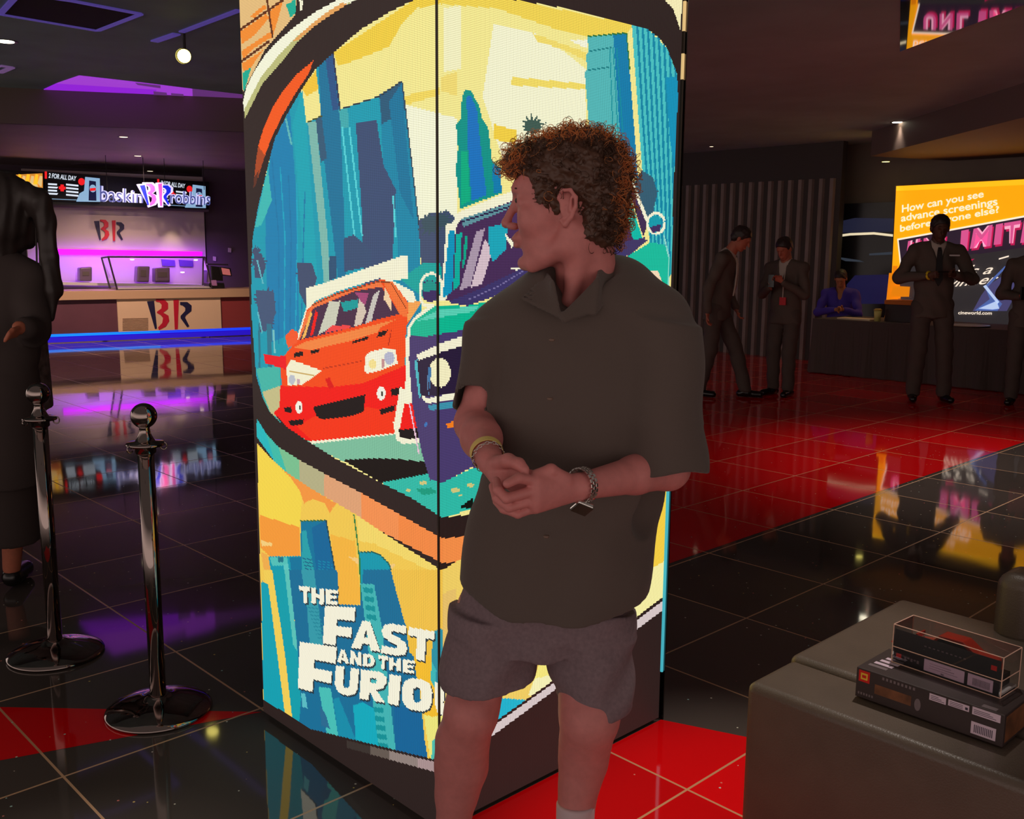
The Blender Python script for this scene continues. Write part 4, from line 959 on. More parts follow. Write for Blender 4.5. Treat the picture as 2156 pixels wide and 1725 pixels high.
P = {k_: kp(*v, d_) for k_, v, d_ in (('a', (247, 609), .12), ('b', (447, 611), .12), ('c', (228, 541), .42), ('d', (432, 542), .42), ('e', (214, 543), .70), ('f', (428, 541), .70))}
for k_ in 'ab': P[k_][2] = ZT
P['g'] = P['a'] - KN * .55; P['h'] = P['b'] - KN * .55
b = MB(); b.poly([P['a'], P['b'], P['d'], P['c']]); b.build('front_glass', M['glass'], t3)
b = MB(); b.poly([P['c'], P['d'], P['f'], P['e']]); b.poly([P['a'], P['c'], P['e'], P['g']]); b.poly([P['b'], P['h'], P['f'], P['d']]); b.build('side_glass', M['glass'], t3)
M['frame'] = mat('case_frame_steel', (90, 80, 90), .25, metal=.7)
for a_, b__ in (('a', 'c'), ('b', 'd'), ('c', 'd'), ('c', 'e'), ('a', 'b'), ('g', 'e'), ('h', 'f')):
    MB().tube([P[a_], P[b__]], .014, 8).build('frame_bar', M['frame'], t3)
b = MB(); b.box(P['a'] + ZZ * .002 - KN * .03, P['b'] - P['a'], -KN * .45, (0, 0, .035), 0); b.build('case_floor', M['white'], t3)
for x, y, d_ in ((278, 543, .45), (412, 544, .45), (384, 570, .5)):
    b = MB(); c = kp(x, y, d_) - ZZ * .02; b.lathe([(.001, -.02), (.032, -.015), (.032, .0)], c, 14); b.build('case_lamp', M['lamp_w2'], t3)
# till on the counter
t4 = thing('cash_register', kp(455, 607, .2), 'black cash register with tilted screen on the kiosk counter', 'cash register')
q_ = lambda pxs, d_, th, nm, m, bev=.01: (lambda b: (kprism(b, pxs, d_, th), b.build(nm, m, t4, bevel=bev))[1])(MB())
q_([(440, 596), (472, 596), (474, 607), (440, 607)], .15, .3, 'base', M['plastic']); q_([(444, 560), (468, 563), (470, 592), (446, 590)], .22, .05, 'screen_housing', M['plastic']); q_([(462, 562), (486, 565), (489, 582), (466, 580)], .12, .03, 'customer_display', M['plastic'])
q_([(466, 564), (483, 567), (486, 580), (469, 578)], .115, .004, 'display_glass', mat('till_display', (170, 90, 90), emit=(150, 84, 84), estr=.8), 0); q_([(446, 590), (456, 590), (458, 602), (446, 602)], .14, .05, 'card_reader', mat('reader_lilac', (170, 120, 180), .5)); q_([(437, 555), (480, 556), (481, 559), (437, 558)], .2, .1, 'top_shelf', M['frame'], 0)
b = MB(); kprism(b, [(436, 576), (446, 576), (446, 600), (436, 600)], .25, .1)
for x, y, l_ in ((484, 527, 'small white switch on the side wall right of the kiosk'), (452, 545, 'small white label on the side wall just above the cash register')):
    b = MB(); kprism(b, [(x - 3, y - 5), (x + 3, y - 4), (x + 3, y + 5), (x - 3, y + 4)], 2.05, .03); o = b.build('wall_switch', M['kwall'], org=kp(x, y, 2.05)); tag(o, l_, 'switch')
# menu screens
M['mblk'] = mat('menu_black', (20, 18, 22), .3); M['mtxt'] = mat('menu_white_text', (225, 235, 245), emit=(215, 228, 240), estr=.95); M['mred'] = mat('menu_red', (230, 30, 30), emit=(232, 30, 34), estr=1)
M['mblue'] = mat('menu_light_blue', (150, 190, 220), emit=(136, 176, 208), estr=.9); M['mcan'] = mat('menu_can_blue', (20, 26, 60), emit=(18, 24, 60), estr=.8); M['mfood'] = mat('menu_gold', (250, 190, 40), emit=(250, 192, 40), estr=1); M['mfood2'] = mat('menu_amber', (210, 140, 40), emit=(206, 140, 52), estr=.9); M['mfood3'] = mat('menu_brown_red', (150, 30, 20), emit=(140, 30, 22), estr=.9)
M['mbeige'] = mat('menu_beige', (230, 200, 130), emit=(226, 196, 130), estr=.9)
def screen(pxs, lab, content):
    t5 = thing('menu_screen', kp(pxs[3][0], pxs[3][1], 1.7), lab, 'menu screen', )
    b = MB(); kprism(b, pxs, 1.7, .08); b.build('screen_case', M['mblk'], t5)
    TL, TR, BR_, BL = [np.array(p, float) for p in pxs]
    def m_(x, y): p = (1 - y) * ((1 - x) * TL + x * TR) + y * ((1 - x) * BL + x * BR_); return kp(p[0], p[1], 1.7)
    ms = [M['mtxt'], M['mred'], M['mblue'], M['mcan'], M['mfood'], M['mfood2'], M['mfood3'], M['mbeige'], M['mblk']]
    b = MB()
    for i, (pl, k_) in enumerate(content): b.poly([m_(x, y) + KN * (.004 + .0012 * i) for x, y in pl][::-1], k_)
    for s_, q, k_ in TXT: text_on(b, s_, [m_(x, y) for x, y in q], KN * .05, k_, .02, .2)
    b.build('picture', ms, t5); return t5
def blob(x, y, rx, ry, n=12, j=0.): return [(x + rx * math.cos(6.283 * i / n) * (1 + j * ((i * 7) % 5 - 2)), y + ry * math.sin(6.283 * i / n) * (1 + j * ((i * 3) % 5 - 2))) for i in range(n)]
rows = [([(.06, .40 + .11 * k_), (.22 + .02 * (k_ % 2), .40 + .11 * k_), (.22, .46 + .11 * k_), (.06, .46 + .11 * k_)], 0) for k_ in range(4)] + [([(.38, .38 + .12 * k_), (.6, .40 + .12 * k_), (.6, .46 + .12 * k_), (.38, .44 + .12 * k_)], 0) for k_ in range(4)]
cross = [([(.28, .42), (.34, .42), (.34, .66), (.28, .66)], 1), ([(.25, .49), (.37, .49), (.37, .59), (.25, .59)], 1)]
MENU = [([(.0, .0), (.04, .0), (.04, .25), (.0, .25)], 1)] + rows + cross + [([(.56, 1), (.62, .7), (.7, .6), (.72, .1), (.98, .12), (.99, .97)], 2), (blob(.655, .28, .06, .13), 1), ([(.79, .22), (.91, .24), (.92, .94), (.78, .94)], 3), (blob(.855, .5, .06, .14), 2), ([(.80, .5), (.91, .47), (.905, .57), (.81, .6)], 1), ([(.02, .93), (.6, .93), (.6, .95), (.02, .95)], 2)]
TXT = [('2 FOR ALL DAY', [(.06, .05), (.56, .1), (.56, .27), (.06, .22)], 0)]
screen([(94, 361), (212, 369), (212, 427), (94, 422)], 'menu screen with white text and a dark drink can, beside the food picture', MENU)
screen([(331, 377), (434, 386), (434, 440), (331, 434)], 'menu screen partly behind the right end of the glowing kiosk sign', MENU)
TXT = []
FOOD = [([(.3, .1), (.98, .05), (1, 1), (.75, .98), (.4, .6), (.0, .35)], 5)] + [([(.3 + .11 * k_, .5 - .05 * (k_ % 3)), (.36 + .11 * k_, .08 + .06 * (k_ % 2)), (.43 + .11 * k_, .1 + .06 * (k_ % 2)), (.4 + .11 * k_, .55)], 4 + (k_ % 2) * 3) for k_ in range(6)] + [(blob(.4, .35, .13, .13, 9, .1), 4), (blob(.75, .55, .14, .12, 9, .1), 7), (blob(.85, .85, .16, .13), 6), (blob(.62, .75, .1, .1), 5), ([(0, .3), (.25, .38), (.35, .5), (.28, .5)], 7)]
screen([(10, 362), (91, 362), (91, 422), (10, 418)], 'screen showing a picture of golden fries, leftmost over the kiosk', FOOD)
t6 = thing('menu_bulkhead', kp(270, 437, 1.75), 'black band across the kiosk that carries the menu screens', 'bulkhead')
b = MB(); kprism(b, [(-80, 352), (440, 383), (440, 441), (-80, 424)], 1.79, .2); b.build('fascia', M['mblk'], t6)
b = MB(); kprism(b, [(-80, 424), (440, 441), (440, 446), (-80, 429)], 1.76, .24); b.build('lower_rail', M['kdark'], t6)
# the glowing sign in front
M['sgl'] = mat('sign_glow_letters', (205, 205, 245), emit=(196, 198, 240), estr=1); M['sgc'] = mat('sign_letter_core', (70, 80, 150), emit=(74, 84, 150), estr=.8)
M['sgp'] = mat('sign_pink', (255, 90, 190), emit=(252, 84, 190), estr=1.1); M['sgb'] = mat('sign_blue', (20, 40, 230), emit=(22, 40, 220), estr=1); M['sgh'] = mat('sign_halo', (225, 215, 255), emit=(225, 212, 250), estr=1.05)
t7 = thing('kiosk_sign', kp(325, 436, .35), 'glowing sign reading baskin BR robbins hanging above the kiosk counter', 'sign')
for w_, q, nm in (('baskin', [(209, 391), (300, 402), (300, 428), (209, 425)], 'letters'), ('robbins', [(357, 401), (443, 406), (441, 433), (357, 429)], 'letters')):
    b = MB(); Q = [kp(x, y, .35) for x, y in q]
    text_on(b, w_, Q, KN * .03, 0, .06); text_on(b, w_, Q, KN * .045, 1, .0)
    b.build(nm, [M['sgl'], M['sgc']], t7)
b = MB(); br_logo(b, [(292, 386), (358, 386), (356, 434), (300, 434)], .35, .05, .05, (0, 0), 0.6); br_logo(b, [(292, 386), (358, 386), (356, 434), (300, 434)], .35, .02, .065, (1, 2)); b.build('logo', [M['sgh'], M['sgb'], M['sgp']], t7)
for x in (304, 348, 226, 430): MB().tube([kp(x, 400, .37), np.array([*kp(x, 400, .37)[:2], CK])], .005, 6).build('hanger_rod', M['mblk'], t7)
MB().tube([kp(212, 412, .39), kp(441, 421, .39)], .012, 6).build('rail', M['mblk'], t7)
# air vent in the kiosk ceiling and the slim framed edge near the column
c = at_z(215, 348, CK - .005); b = MB(); b.prism([at_z(x, y, CK - .003) for x, y in ((150, 346), (205, 343), (250, 348), (205, 352))], (0, 0, .003)); o = b.build('ceiling_vent', mat('vent_pale', (140, 110, 130), .5), org=c); tag(o, 'pale diamond shaped air vent in the kiosk ceiling', 'vent')

# ------------------------------------------------------------------ right background
WV = 12.3
def wp(x, y, v=WV): return at_plane(x, y, DV * v, DV)
def wq(mb, pxs, v, th, mi=0): return mb.prism([wp(x, y, v) for x, y in pxs], DV * th, mi)
# dark ribbed wall
M['rib'] = mat('ribbed_wall_charcoal', (150, 134, 128), .6, noise=.15, nscale=3); M['rib2'] = mat('rib_groove', (80, 72, 70), .8)
a = wp(1200, 700, 12.2); b_ = wp(1752, 700, 12.2); a[2] = b_[2] = 0; Lw = np.linalg.norm(b_ - a)
mb = MB(); mb.box(a, b_ - a, DV * .12, (0, 0, CH), 1)
n_ = int(Lw / .15)
for i in range(n_):
    s_ = a + DU * (i * Lw / n_)
    mb.prism([s_ - DV * .0, s_ + DU * .015 - DV * .04, s_ + DU * .065 - DV * .04, s_ + DU * .08], (0, 0, 2.42), 0)
struct(mb.build('wall_ribbed', [M['rib'], M['rib2']]))
# video wall with a dim car picture beside it
t = thing('video_wall', wp(1815, 690, 12.5), 'dim video screen with a curved white light streak left of the orange light box', 'screen')
b = MB(); wq(b, [(1752, 430), (1890, 425), (1880, 700), (1752, 700)], 12.5, .08); b.build('screen_case', mat('video_black', (34, 32, 40), .3), t)
b = MB(); es = [mat('video_navy', (36, 40, 66), emit=(34, 36, 58), estr=.7), mat('video_streak', (235, 220, 180), emit=(226, 212, 178), estr=.95), mat('video_blue', (40, 40, 110), emit=(24, 22, 58), estr=.8), mat('video_grey', (70, 80, 92), emit=(50, 58, 70), estr=.7)]
for i, (q, k_) in enumerate(([[(1760, 468), (1800, 459), (1884, 460), (1884, 488), (1760, 491)], 0], [[(1760, 495), (1790, 491), (1840, 489), (1884, 494), (1884, 499), (1840, 494), (1790, 496), (1760, 500)], 1], [[(1756, 540), (1810, 548), (1820, 552), (1780, 550)], 3], [[(1830, 534), (1884, 530), (1884, 536), (1830, 538)], 3],
                             [[(1782, 600), (1800, 580), (1878, 578), (1874, 640), (1790, 640)], 2])): b.poly([wp(x, y, 12.495 - i * .002) for x, y in q], k_)
b.build('picture', es, t)
# the orange light box
t = thing('poster_light_box', wp(1990, 690, WV), 'glowing orange light box poster asking about advance screenings', 'light box')
BX = [(1885, 390), (2300, 367), (2300, 722), (1871, 690)]
b = MB(); b.prism([wp(x, y, WV) for x, y in BX], DV * .15); b.build('case', M['black'], t)
GO = mat('poster_orange', (255, 168, 10), emit=(250, 166, 10), estr=1.0); GO2 = mat('poster_deep_orange', (232, 130, 10), emit=(226, 126, 8), estr=.95); WH = mat('poster_white', (255, 245, 230), emit=(250, 232, 210), estr=1.0)
PB = mat('poster_aubergine', (50, 34, 52), emit=(46, 32, 48), estr=.8); PK = mat('poster_pink', (224, 90, 150), emit=(214, 84, 142), estr=.95); PL = mat('poster_pale_pink', (245, 170, 200), emit=(240, 168, 196), estr=1.0); PG = mat('poster_grey', (62, 58, 60), emit=(48, 44, 46), estr=.8)
BL_ = mat('poster_blue', (90, 120, 190), emit=(80, 104, 170), estr=.9); BL2 = mat('poster_light_blue', (190, 210, 240), emit=(180, 200, 236), estr=1.0); PM = mat('poster_magenta', (200, 30, 90), emit=(190, 28, 84), estr=.9); GO3 = mat('poster_amber', (255, 190, 40), emit=(255, 186, 24), estr=1.05); LI = mat('poster_indigo', (64, 60, 130), emit=(74, 70, 112), estr=.9)
ms = [GO, GO2, WH, PB, PK, PL, PG, BL_, BL2, PM, GO3, LI]
b = MB(); lay = [0]
def pq(pxs, k_):
    lay[0] += 1; b.poly([wp(x, y, WV - .004 - .0012 * lay[0]) for x, y in pxs], k_)
def ptx(s, q, k_, bold=.015, shear=0.):
    lay[0] += 1; text_on(b, s, [wp(x, y, WV - .004 - .0012 * lay[0]) for x, y in q], DV * 0., k_, bold, shear)
pq([(1887, 392), (2298, 370), (2298, 700), (1872, 688)], 0); pq([(1880, 560), (1890, 560), (1882, 660), (1873, 660)], 1); pq([(1887, 392), (2298, 370), (2298, 382), (1887, 402)], 10)
ptx('How can you see', [(1899, 432), (2071, 400), (2071, 420), (1899, 453)], 2, .016); ptx('advance screenings', [(1897, 452), (2099, 415), (2101, 437), (1897, 472)], 2, .016); ptx('before anyone else?', [(1895, 474), (2103, 433), (2104, 452), (1895, 493)], 2, .016)
pq([(1889, 503), (2298, 428), (2298, 710), (1880, 690), (1895, 560)], 2); pq([(1892, 506), (2298, 432), (2298, 712), (1884, 692), (1898, 560)], 3)
pq([(1893, 560), (2298, 500), (2298, 712), (1886, 692)], 6); pq([(1893, 575), (1900, 690), (1860, 690), (1872, 575)], 1)
for w_, q in (('U', [(1912, 508), (1938, 502), (1934, 534), (1908, 538)]), ('N', [(1945, 502), (1972, 497), (1968, 530), (1941, 533)]), ('L', [(1980, 496), (2004, 492), (2000, 526), (1976, 529)]), ('I', [(2024, 486), (2040, 483), (2036, 524), (2021, 526)]), ('M', [(2050, 482), (2090, 473), (2085, 518), (2042, 524)]), ('I', [(2097, 473), (2112, 470), (2107, 514), (2092, 516)]),
              ('T', [(2114, 470), (2150, 464), (2140, 512), (2118, 513)]), ('E', [(2156, 464), (2184, 459), (2178, 508), (2148, 512)]), ('D', [(2192, 458), (2226, 452), (2222, 504), (2186, 508)])):
    ptx(w_, [(x + 3, y + 4) for x, y in q], 9, .1); ptx(w_, q, 5, .09); ptx(w_, q, 4, .015)
pq([(2030, 542), (2038, 547), (2052, 545), (2042, 552), (2046, 560), (2036, 554), (2028, 552)], 9); pq([(2000, 541), (2060, 534), (2060, 536), (2000, 543)], 6)
ptx("it's a", [(2010, 560), (2092, 556), (2090, 576), (2008, 584)], 2, .004, .5); ptx('winner', [(1990, 588), (2104, 578), (2100, 596), (1988, 606)], 2, .006, .5)
pq([(2103, 544), (2124, 538), (2124, 541), (2103, 547)], 2); pq([(2048, 655), (2066, 622), (2082, 600), (2150, 556), (2170, 560), (2120, 655)], 11); pq([(2072, 600), (2110, 640), (2100, 655), (2052, 654), (2084, 630)], 7); pq([(2076, 600), (2104, 636), (2100, 640), (2070, 603)], 8); pq([(2076, 600), (2116, 560), (2118, 564), (2080, 604)], 7); pq([(2060, 650), (2098, 634), (2104, 650), (2090, 652)], 8)
ptx('cineworld.com', [(2018, 655), (2089, 656), (2088, 663), (2017, 662)], 2, .02)
pq([(1880, 602), (1916, 604), (1914, 625), (1874, 625)], 1)
b.build('poster', ms, t)

# long table under a black cloth
TV0, TV1 = 10.95, 11.85
p0 = wp(1735, 672, TV0); TZ = p0[2]
u0 = at_z(1706, 784)@DU; u1 = wp(2400, 680, TV0)@DU
t = thing('draped_table', uv((u0 + u1) / 2, TV0 + .4), 'long table under a floor length black cloth in front of the orange light box', 'table')
M['cloth'] = mat('black_tablecloth', (92, 80, 76), .85, bump=.4, bscale=3)
b = MB(); n_ = 90; top = []; bot = []
path = [(u0, TV1), (u0, TV0), (u1, TV0), (u1, TV1)]
for i in range(3):
    for k_ in range(n_):
        f = k_ / n_; u_ = path[i][0] + (path[i + 1][0] - path[i][0]) * f; v_ = path[i][1] + (path[i + 1][1] - path[i][1]) * f
        top.append(uv(u_, v_, TZ - .02)); w_ = .02 * math.sin(k_ * 1.1) + .01 * math.sin(k_ * .37 + i)
        nn = DV if i == 1 else DU * (1 if i == 0 else -1)
        bot.append(uv(u_, v_, .01) - nn * (w_ + .03))
b.raw(top + bot, [(i, i + 1, len(top) + i + 1, len(top) + i) for i in range(len(top) - 1)])
b.box(uv(u0, TV0, TZ - .025), DU * (u1 - u0), DV * (TV1 - TV0), (0, 0, .025)); b.build('tablecloth', M['cloth'], t, smooth=False)
for u_, v_ in ((u0 + .1, TV0 + .1), (u0 + .1, TV1 - .1)): MB().tube([uv(u_, v_, 0), uv(u_, v_, TZ - .03)], .02, 8).build('leg', M['dkchrome'], t)
# things on the table
def tp(x, y, v=TV0 + .3): return at_plane(x, y, DV * v, DV)
c = tp(1848, 661, TV0 + .15); c[2] = TZ
t = thing('drink_cup', c, 'pale yellow cup standing on the black table beside the seated man', 'cup')
MB().lathe([(.001, 0), (.034, 0), (.045, .13), (.041, .13), (.032, .01), (.001, .01)], c, 24).build('cup_body', mat('cup_yellow', (240, 225, 130), .5, emit=None), t, smooth=True)
MB().lathe([(.046, .128), (.049, .135), (.03, .15), (.001, .15)], c, 24).build('lid', mat('cup_lid', (220, 190, 90), .4), t, smooth=True)
c = tp(1795, 664, TV0 + .12); c[2] = TZ
o = MB().box(c - DU * .2, DU * .42, DV * .2, (0, 0, .02)).build('paper_pad', mat('paper_cream', (255, 230, 190), .7), bevel=.004, org=c); tag(o, 'cream paper pad under the hands of the seated man', 'paper pad')
c = tp(1893, 650, TV0 + .25); c[2] = TZ
t = thing('goods_box', c, 'open orange topped box on the black table beside the standing man', 'box')
b = MB(); b.box(c - DU * .17, DU * .34, DV * .25, (0, 0, .20)); b.build('carton', mat('box_dark', (70, 58, 60), .6), t, bevel=.005)
b = MB(); b.box(c - DU * .18 - DV * .01 + ZZ * .20, DU * .36, DV * .27, (0, 0, .05)); b.build('lid', mat('box_orange', (236, 130, 30), .6), t, bevel=.004)
b = MB(); b.prism([c + ZZ * .255 + DU * x + DV * .02 for x in ()] or [c + ZZ * .262 - DU * .02, c + ZZ * .285 + DU * .14, c + ZZ * .292 + DU * .14, c + ZZ * .268 - DU * .02], DV * .12); b.build('paper_slip', M['white'], t)
c = tp(2040, 663, TV0 + .2); c[2] = TZ
b = MB(); b.lathe([(.001, 0), (.2, 0), (.23, .012), (.22, .018), (.19, .008), (.001, .008)], c, 32); o = b.build('serving_tray', mat('tray_grey', (120, 110, 100), .35, metal=.4), smooth=True, org=c); tag(o, 'round dark tray on the black table right of the standing man', 'tray')
# small red low stand near the right edge
c = at_z(2135, 782); c = c * 1.0
t = thing('low_stand', c, 'low dark stand with a reddish top and a small black device at the right edge', 'stand')
z_ = at_plane(2125, 735, np.array([*c[:2], 0]), -DV)[2]
MB().box(c - DU * .3 - DV * .1 + ZZ * (z_ - .03), DU * .7, DV * .4, (0, 0, .03)).build('top', mat('stand_red', (130, 40, 44), .5), t, bevel=.004)
MB().box(c - DU * .22 - DV * .05, DU * .54, DV * .3, (0, 0, z_ - .032)).build('base', M['black'], t, bevel=.004)
MB().box(c - DU * .12 + ZZ * z_, DU * .12, DV * .06, (0, 0, .07)).build('device', M['plastic'], t, bevel=.006)
MB().box(c - DU * .12 - DV * .003 + ZZ * (z_ + .052), DU * .12, DV * .003, (0, 0, .014)).build('device_light', M['mtxt'], t)

# ------------------------------------------------------------------ black bench and the boxes on it
M['leather'] = mat('black_leather', (96, 82, 72), .38, bump=.12, bscale=260, noise=.1, nscale=8)
SU, SV, SZ = -1.2, 1.915, .45
t = thing('padded_bench', uv(-.3, 2.4), 'black leather padded bench with rounded edges at the lower right corner', 'bench')
def rbox(nm, u0, u1, v0, v1, z0, z1, bev, m=None, seg=5):
    b = MB(); b.box(uv(u0, v0, z0), DU * (u1 - u0), DV * (v1 - v0), (0, 0, z1 - z0)); o = b.build(nm, m or M['leather'], t); mo = o.modifiers.new('b', 'BEVEL'); mo.width = bev; mo.segments = seg
    o.data.polygons.foreach_set('use_smooth', [True] * len(o.data.polygons)); 
    mw = o.modifiers.new('w', 'WEIGHTED_NORMAL'); return o
rbox('front_cushion', SU, 1.2, SV, SV + .205, .03, SZ, .022)
rbox('seat_cushion', SU - .012, 1.2, SV + .208, 2.74, .03, SZ + .004, .022)
rbox('backrest_post', -.93, -.83, 2.66, 2.80, .3, .62, .04)
MB().box(uv(SU + .04, SV + .04, 0), DU * 2.2, DV * .75, (0, 0, .04)).build('plinth', M['black'], t)
# seam piping
pts = [uv(u_, SV + .006 + .008, SZ - .006) for u_ in np.linspace(SU + .02, 1.1, 12)]
MB().tube(pts, .0025, 8).build('piping', M['leather'], t)

# cardboard model box
def sp(x, y, z): return at_z(x, y, z)
zb = SZ + .004; hb = .070
A = sp(1800, 1465, zb); B = sp(2110, 1575, zb); ex = B - A; ex[2] = 0; lx = np.linalg.norm(ex); ex /= lx; ey = np.cross(ZZ, ex)
Cc = sp(1850, 1365, zb + hb); A2 = sp(1800, 1387, zb + hb); dpt = .155
t = thing('model_kit_box', A + ex * lx / 2, 'flat dark cardboard model kit box with white labels lying on the black bench', 'box')
M['card'] = mat('dark_card', (58, 44, 44), .45, noise=.1, nscale=20); M['lab'] = mat('label_lilac_white', (222, 196, 214), .5); M['redl'] = mat('logo_block_red', (214, 30, 22), .4); M['yel'] = mat('logo_yellow', (240, 190, 60), .4); M['ink'] = mat('print_ink', (60, 50, 70), .5); M['photo'] = mat('box_art_brown', (120, 72, 44), .5, noise=.5, nscale=25); M['grey'] = mat('print_grey', (120, 104, 108), .5)
b = MB(); b.box(A, ex * lx, ey * dpt, (0, 0, hb)); b.build('carton', M['card'], t, bevel=.0015)
def fq(mb, o_, ax, az, x0, y0, x1, y1, nrm, h, mi): mb.prism([o_ + ax * x0 + az * y0, o_ + ax * x1 + az * y0, o_ + ax * x1 + az * y1, o_ + ax * x0 + az * y1], nrm * h, mi)
ms = [M['lab'], M['redl'], M['yel'], M['ink'], M['grey'], M['photo']]
b = MB(); n_ = -ey
def F_(x0, y0, x1, y1, mi, h=.0006): fq(b, A, ex * lx, ZZ * hb, x0, y0, x1, y1, n_, h, mi)
F_(.02, .56, .10, .94, 1); F_(.035, .64, .085, .86, 2, .0009); F_(.045, .70, .075, .80, 1, .0011)
for i in range(9): F_(.19 + i * .027, .84, .19 + i * .027 + .015, .93, 4)
F_(.52, .72, .63, .93, 0); F_(.645, .74, .78, .93, 0); F_(.80, .72, .975, .96, 0); F_(.80, .12, .955, .50, 0)
for i in range(11): F_(.82 + i * .011, .18, .82 + i * .011 + .005, .42, 3, .0009)
for k_ in range(3):
    F_(.53, .76 + k_ * .05, .62 - .02 * k_, .775 + k_ * .05, 3, .0009); F_(.655, .77 + k_ * .05, .74, .785 + k_ * .05, 3, .0009); F_(.81, .77 + k_ * .05, .95 - .02 * k_, .785 + k_ * .05, 3, .0009)
F_(.755, .78, .772, .86, 3, .0009); F_(.14, .30, .40, .62, 5, .0004)
b.prism([A + ex * lx * (.445 + .022 * math.cos(a_)) + ZZ * hb * (.42 + .2 * math.sin(a_)) for a_ in np.linspace(0, 6.283, 16)[:-1]], n_ * .0007, 4)
for i in range(6): F_(.02 + i * .02, .12, .02 + i * .02 + .012, .2, 4)
TLc = A + ZZ * hb
for i in range(4): b.prism([TLc + ex * (.012 + .004 * i) + ey * (.028 + .02 * i), TLc + ex * (.055 + .004 * i) + ey * (.028 + .02 * i), TLc + ex * (.055 + .004 * i) + ey * (.040 + .02 * i), TLc + ex * (.012 + .004 * i) + ey * (.040 + .02 * i)], ZZ * .0006, 0 if i else 4)
b.prism([TLc + ex * (lx - .05) + ey * .006, TLc + ex * (lx - .02) + ey * .006, TLc + ex * (lx - .02) + ey * .02, TLc + ex * (lx - .05) + ey * .02], ZZ * .0006, 4)
b.prism([A + ex * lx + ey * dpt * x_ + ZZ * hb * z_ for x_, z_ in ((.06, .1), (.95, .1), (.95, .92), (.06, .92))], ex * .0005, 5)
b.build('printing', ms, t)
# clear display box with a small car inside
zb2 = zb + hb + .0008
A = sp(1877, 1393, zb2); B = sp(2106, 1471, zb2); ex2 = B - A; ex2[2] = 0; lx2 = np.linalg.norm(ex2); ex2 /= lx2; ey2 = np.cross(ZZ, ex2); d2_ = .088; h2 = .090
t = thing('clear_display_box', A + ex2 * lx2 / 2, 'clear plastic display box with a small model car, standing on the flat model kit box', 'display box')
M['acryl'] = glass_mat('clear_acrylic', (.9, .88, .88), .07)
M['edge'] = mat('acrylic_edge', (235, 190, 170), .15, spec=.8)
O = A
def qx(x, y, z): return O + ex2 * x * lx2 + ey2 * y * d2_ + ZZ * z * h2
b = MB(); b.poly([qx(0, 0, 0), qx(1, 0, 0), qx(1, 0, 1), qx(0, 0, 1)]); b.poly([qx(1, 0, 0), qx(1, 1, 0), qx(1, 1, 1), qx(1, 0, 1)]); b.poly([qx(0, 1, 0), qx(0, 0, 0), qx(0, 0, 1), qx(0, 1, 1)]); b.poly([qx(1, 1, 0), qx(0, 1, 0), qx(0, 1, 1), qx(1, 1, 1)]); b.poly([qx(0, 0, 1), qx(1, 0, 1), qx(1, 1, 1), qx(0, 1, 1)])
b.build('cover', M['acryl'], t)
E_ = [((0, 0, 1), (1, 0, 1)), ((1, 0, 1), (1, 1, 1)), ((1, 1, 1), (0, 1, 1)), ((0, 1, 1), (0, 0, 1)), ((0, 0, 0), (0, 0, 1)), ((1, 0, 0), (1, 0, 1)), ((1, 1, 0), (1, 1, 1)), ((0, 1, 0), (0, 1, 1)), ((0, 0, 0), (1, 0, 0)), ((1, 0, 0), (1, 1, 0)), ((0, 0, .42), (1, 0, .42)), ((1, 0, .42), (1, 1, .42))]
b = MB()
for p_, q_ in E_: b.tube([qx(*p_), qx(*q_)], .0011, 6)
b.build('cover_edge', M['edge'], t)
b = MB(); b.box(qx(.012, .04, 0.01), ex2 * lx2 * .976, ey2 * d2_ * .92, ZZ * h2 * .06); b.build('base_tray', M['white'], t, bevel=.001)
b = MB(); b.box(qx(.012, .012, .012), ex2 * lx2 * .97, ey2 * .001, ZZ * h2 * .88, 0)
nn = -ey2 * .0006
def G_(x0, z0, x1, z1, mi): b.prism([qx(x0, .010, z0), qx(x1, .010, z0), qx(x1, .010, z1), qx(x0, .010, z1)], nn, mi)
G_(.31, .06, .68, .36, 1); G_(.71, .06, .93, .36, 1)
for i in range(14): G_(.755 + i * .011, .10, .755 + i * .011 + .005, .28, 3)
for k_ in range(3): G_(.36, .15 + k_ * .06, .62 - .03 * k_, .165 + k_ * .06, 3)
G_(.47, .07, .50, .12, 3); G_(.04, .16, .09, .27, 2); G_(.9, .62, .95, .74, 2)
for i in range(5): G_(.12 + i * .03, .16 + (i % 2) * .04, .14 + i * .03, .24, 4)
for i in range(10): G_(.3 + i * .04, .66, .3 + i * .04 + .02, .69, 4)
b.build('card_insert', [M['plastic'], M['lab'], M['redl'], M['ink'], M['grey']], t)
b = MB(); b.box(qx(.08, .14, .075), ex2 * lx2 * .86, ey2 * d2_ * .74, ZZ * h2 * .30); b.build('display_plinth', M['plastic'], t, bevel=.001)
# the model car (rests in the box: its own thing)
tc = thing('model_car', qx(.52, .55, .38), 'tiny red brown model car inside the clear display box', 'model car')
M['carb'] = mat('model_car_red', (190, 50, 24), .25, coat=1)
LFT = .33
prof = [(.14, .10), (.14, .30), (.30, .38), (.38, .62), (.60, .64), (.72, .42), (.88, .36), (.90, .10)]
b = MB(); b.prism([qx(x_, .28, z_ + LFT) for x_, z_ in prof], ey2 * d2_ * .46); b.build('car_body', M['carb'], tc, bevel=.002)
b = MB(); b.prism([qx(x_, .27, z_ + LFT) for x_, z_ in ((.34, .40), (.40, .58), (.58, .59), (.67, .42))], ey2 * d2_ * .48); b.build('windows', M['plastic'], tc)
for x_ in (.27, .76):
    for y_ in (.26, .76): MB().tube([qx(x_, y_ - .04, .15 + LFT), qx(x_, y_ + .04, .15 + LFT)], .0085, 16).build('wheel', M['black'], tc)
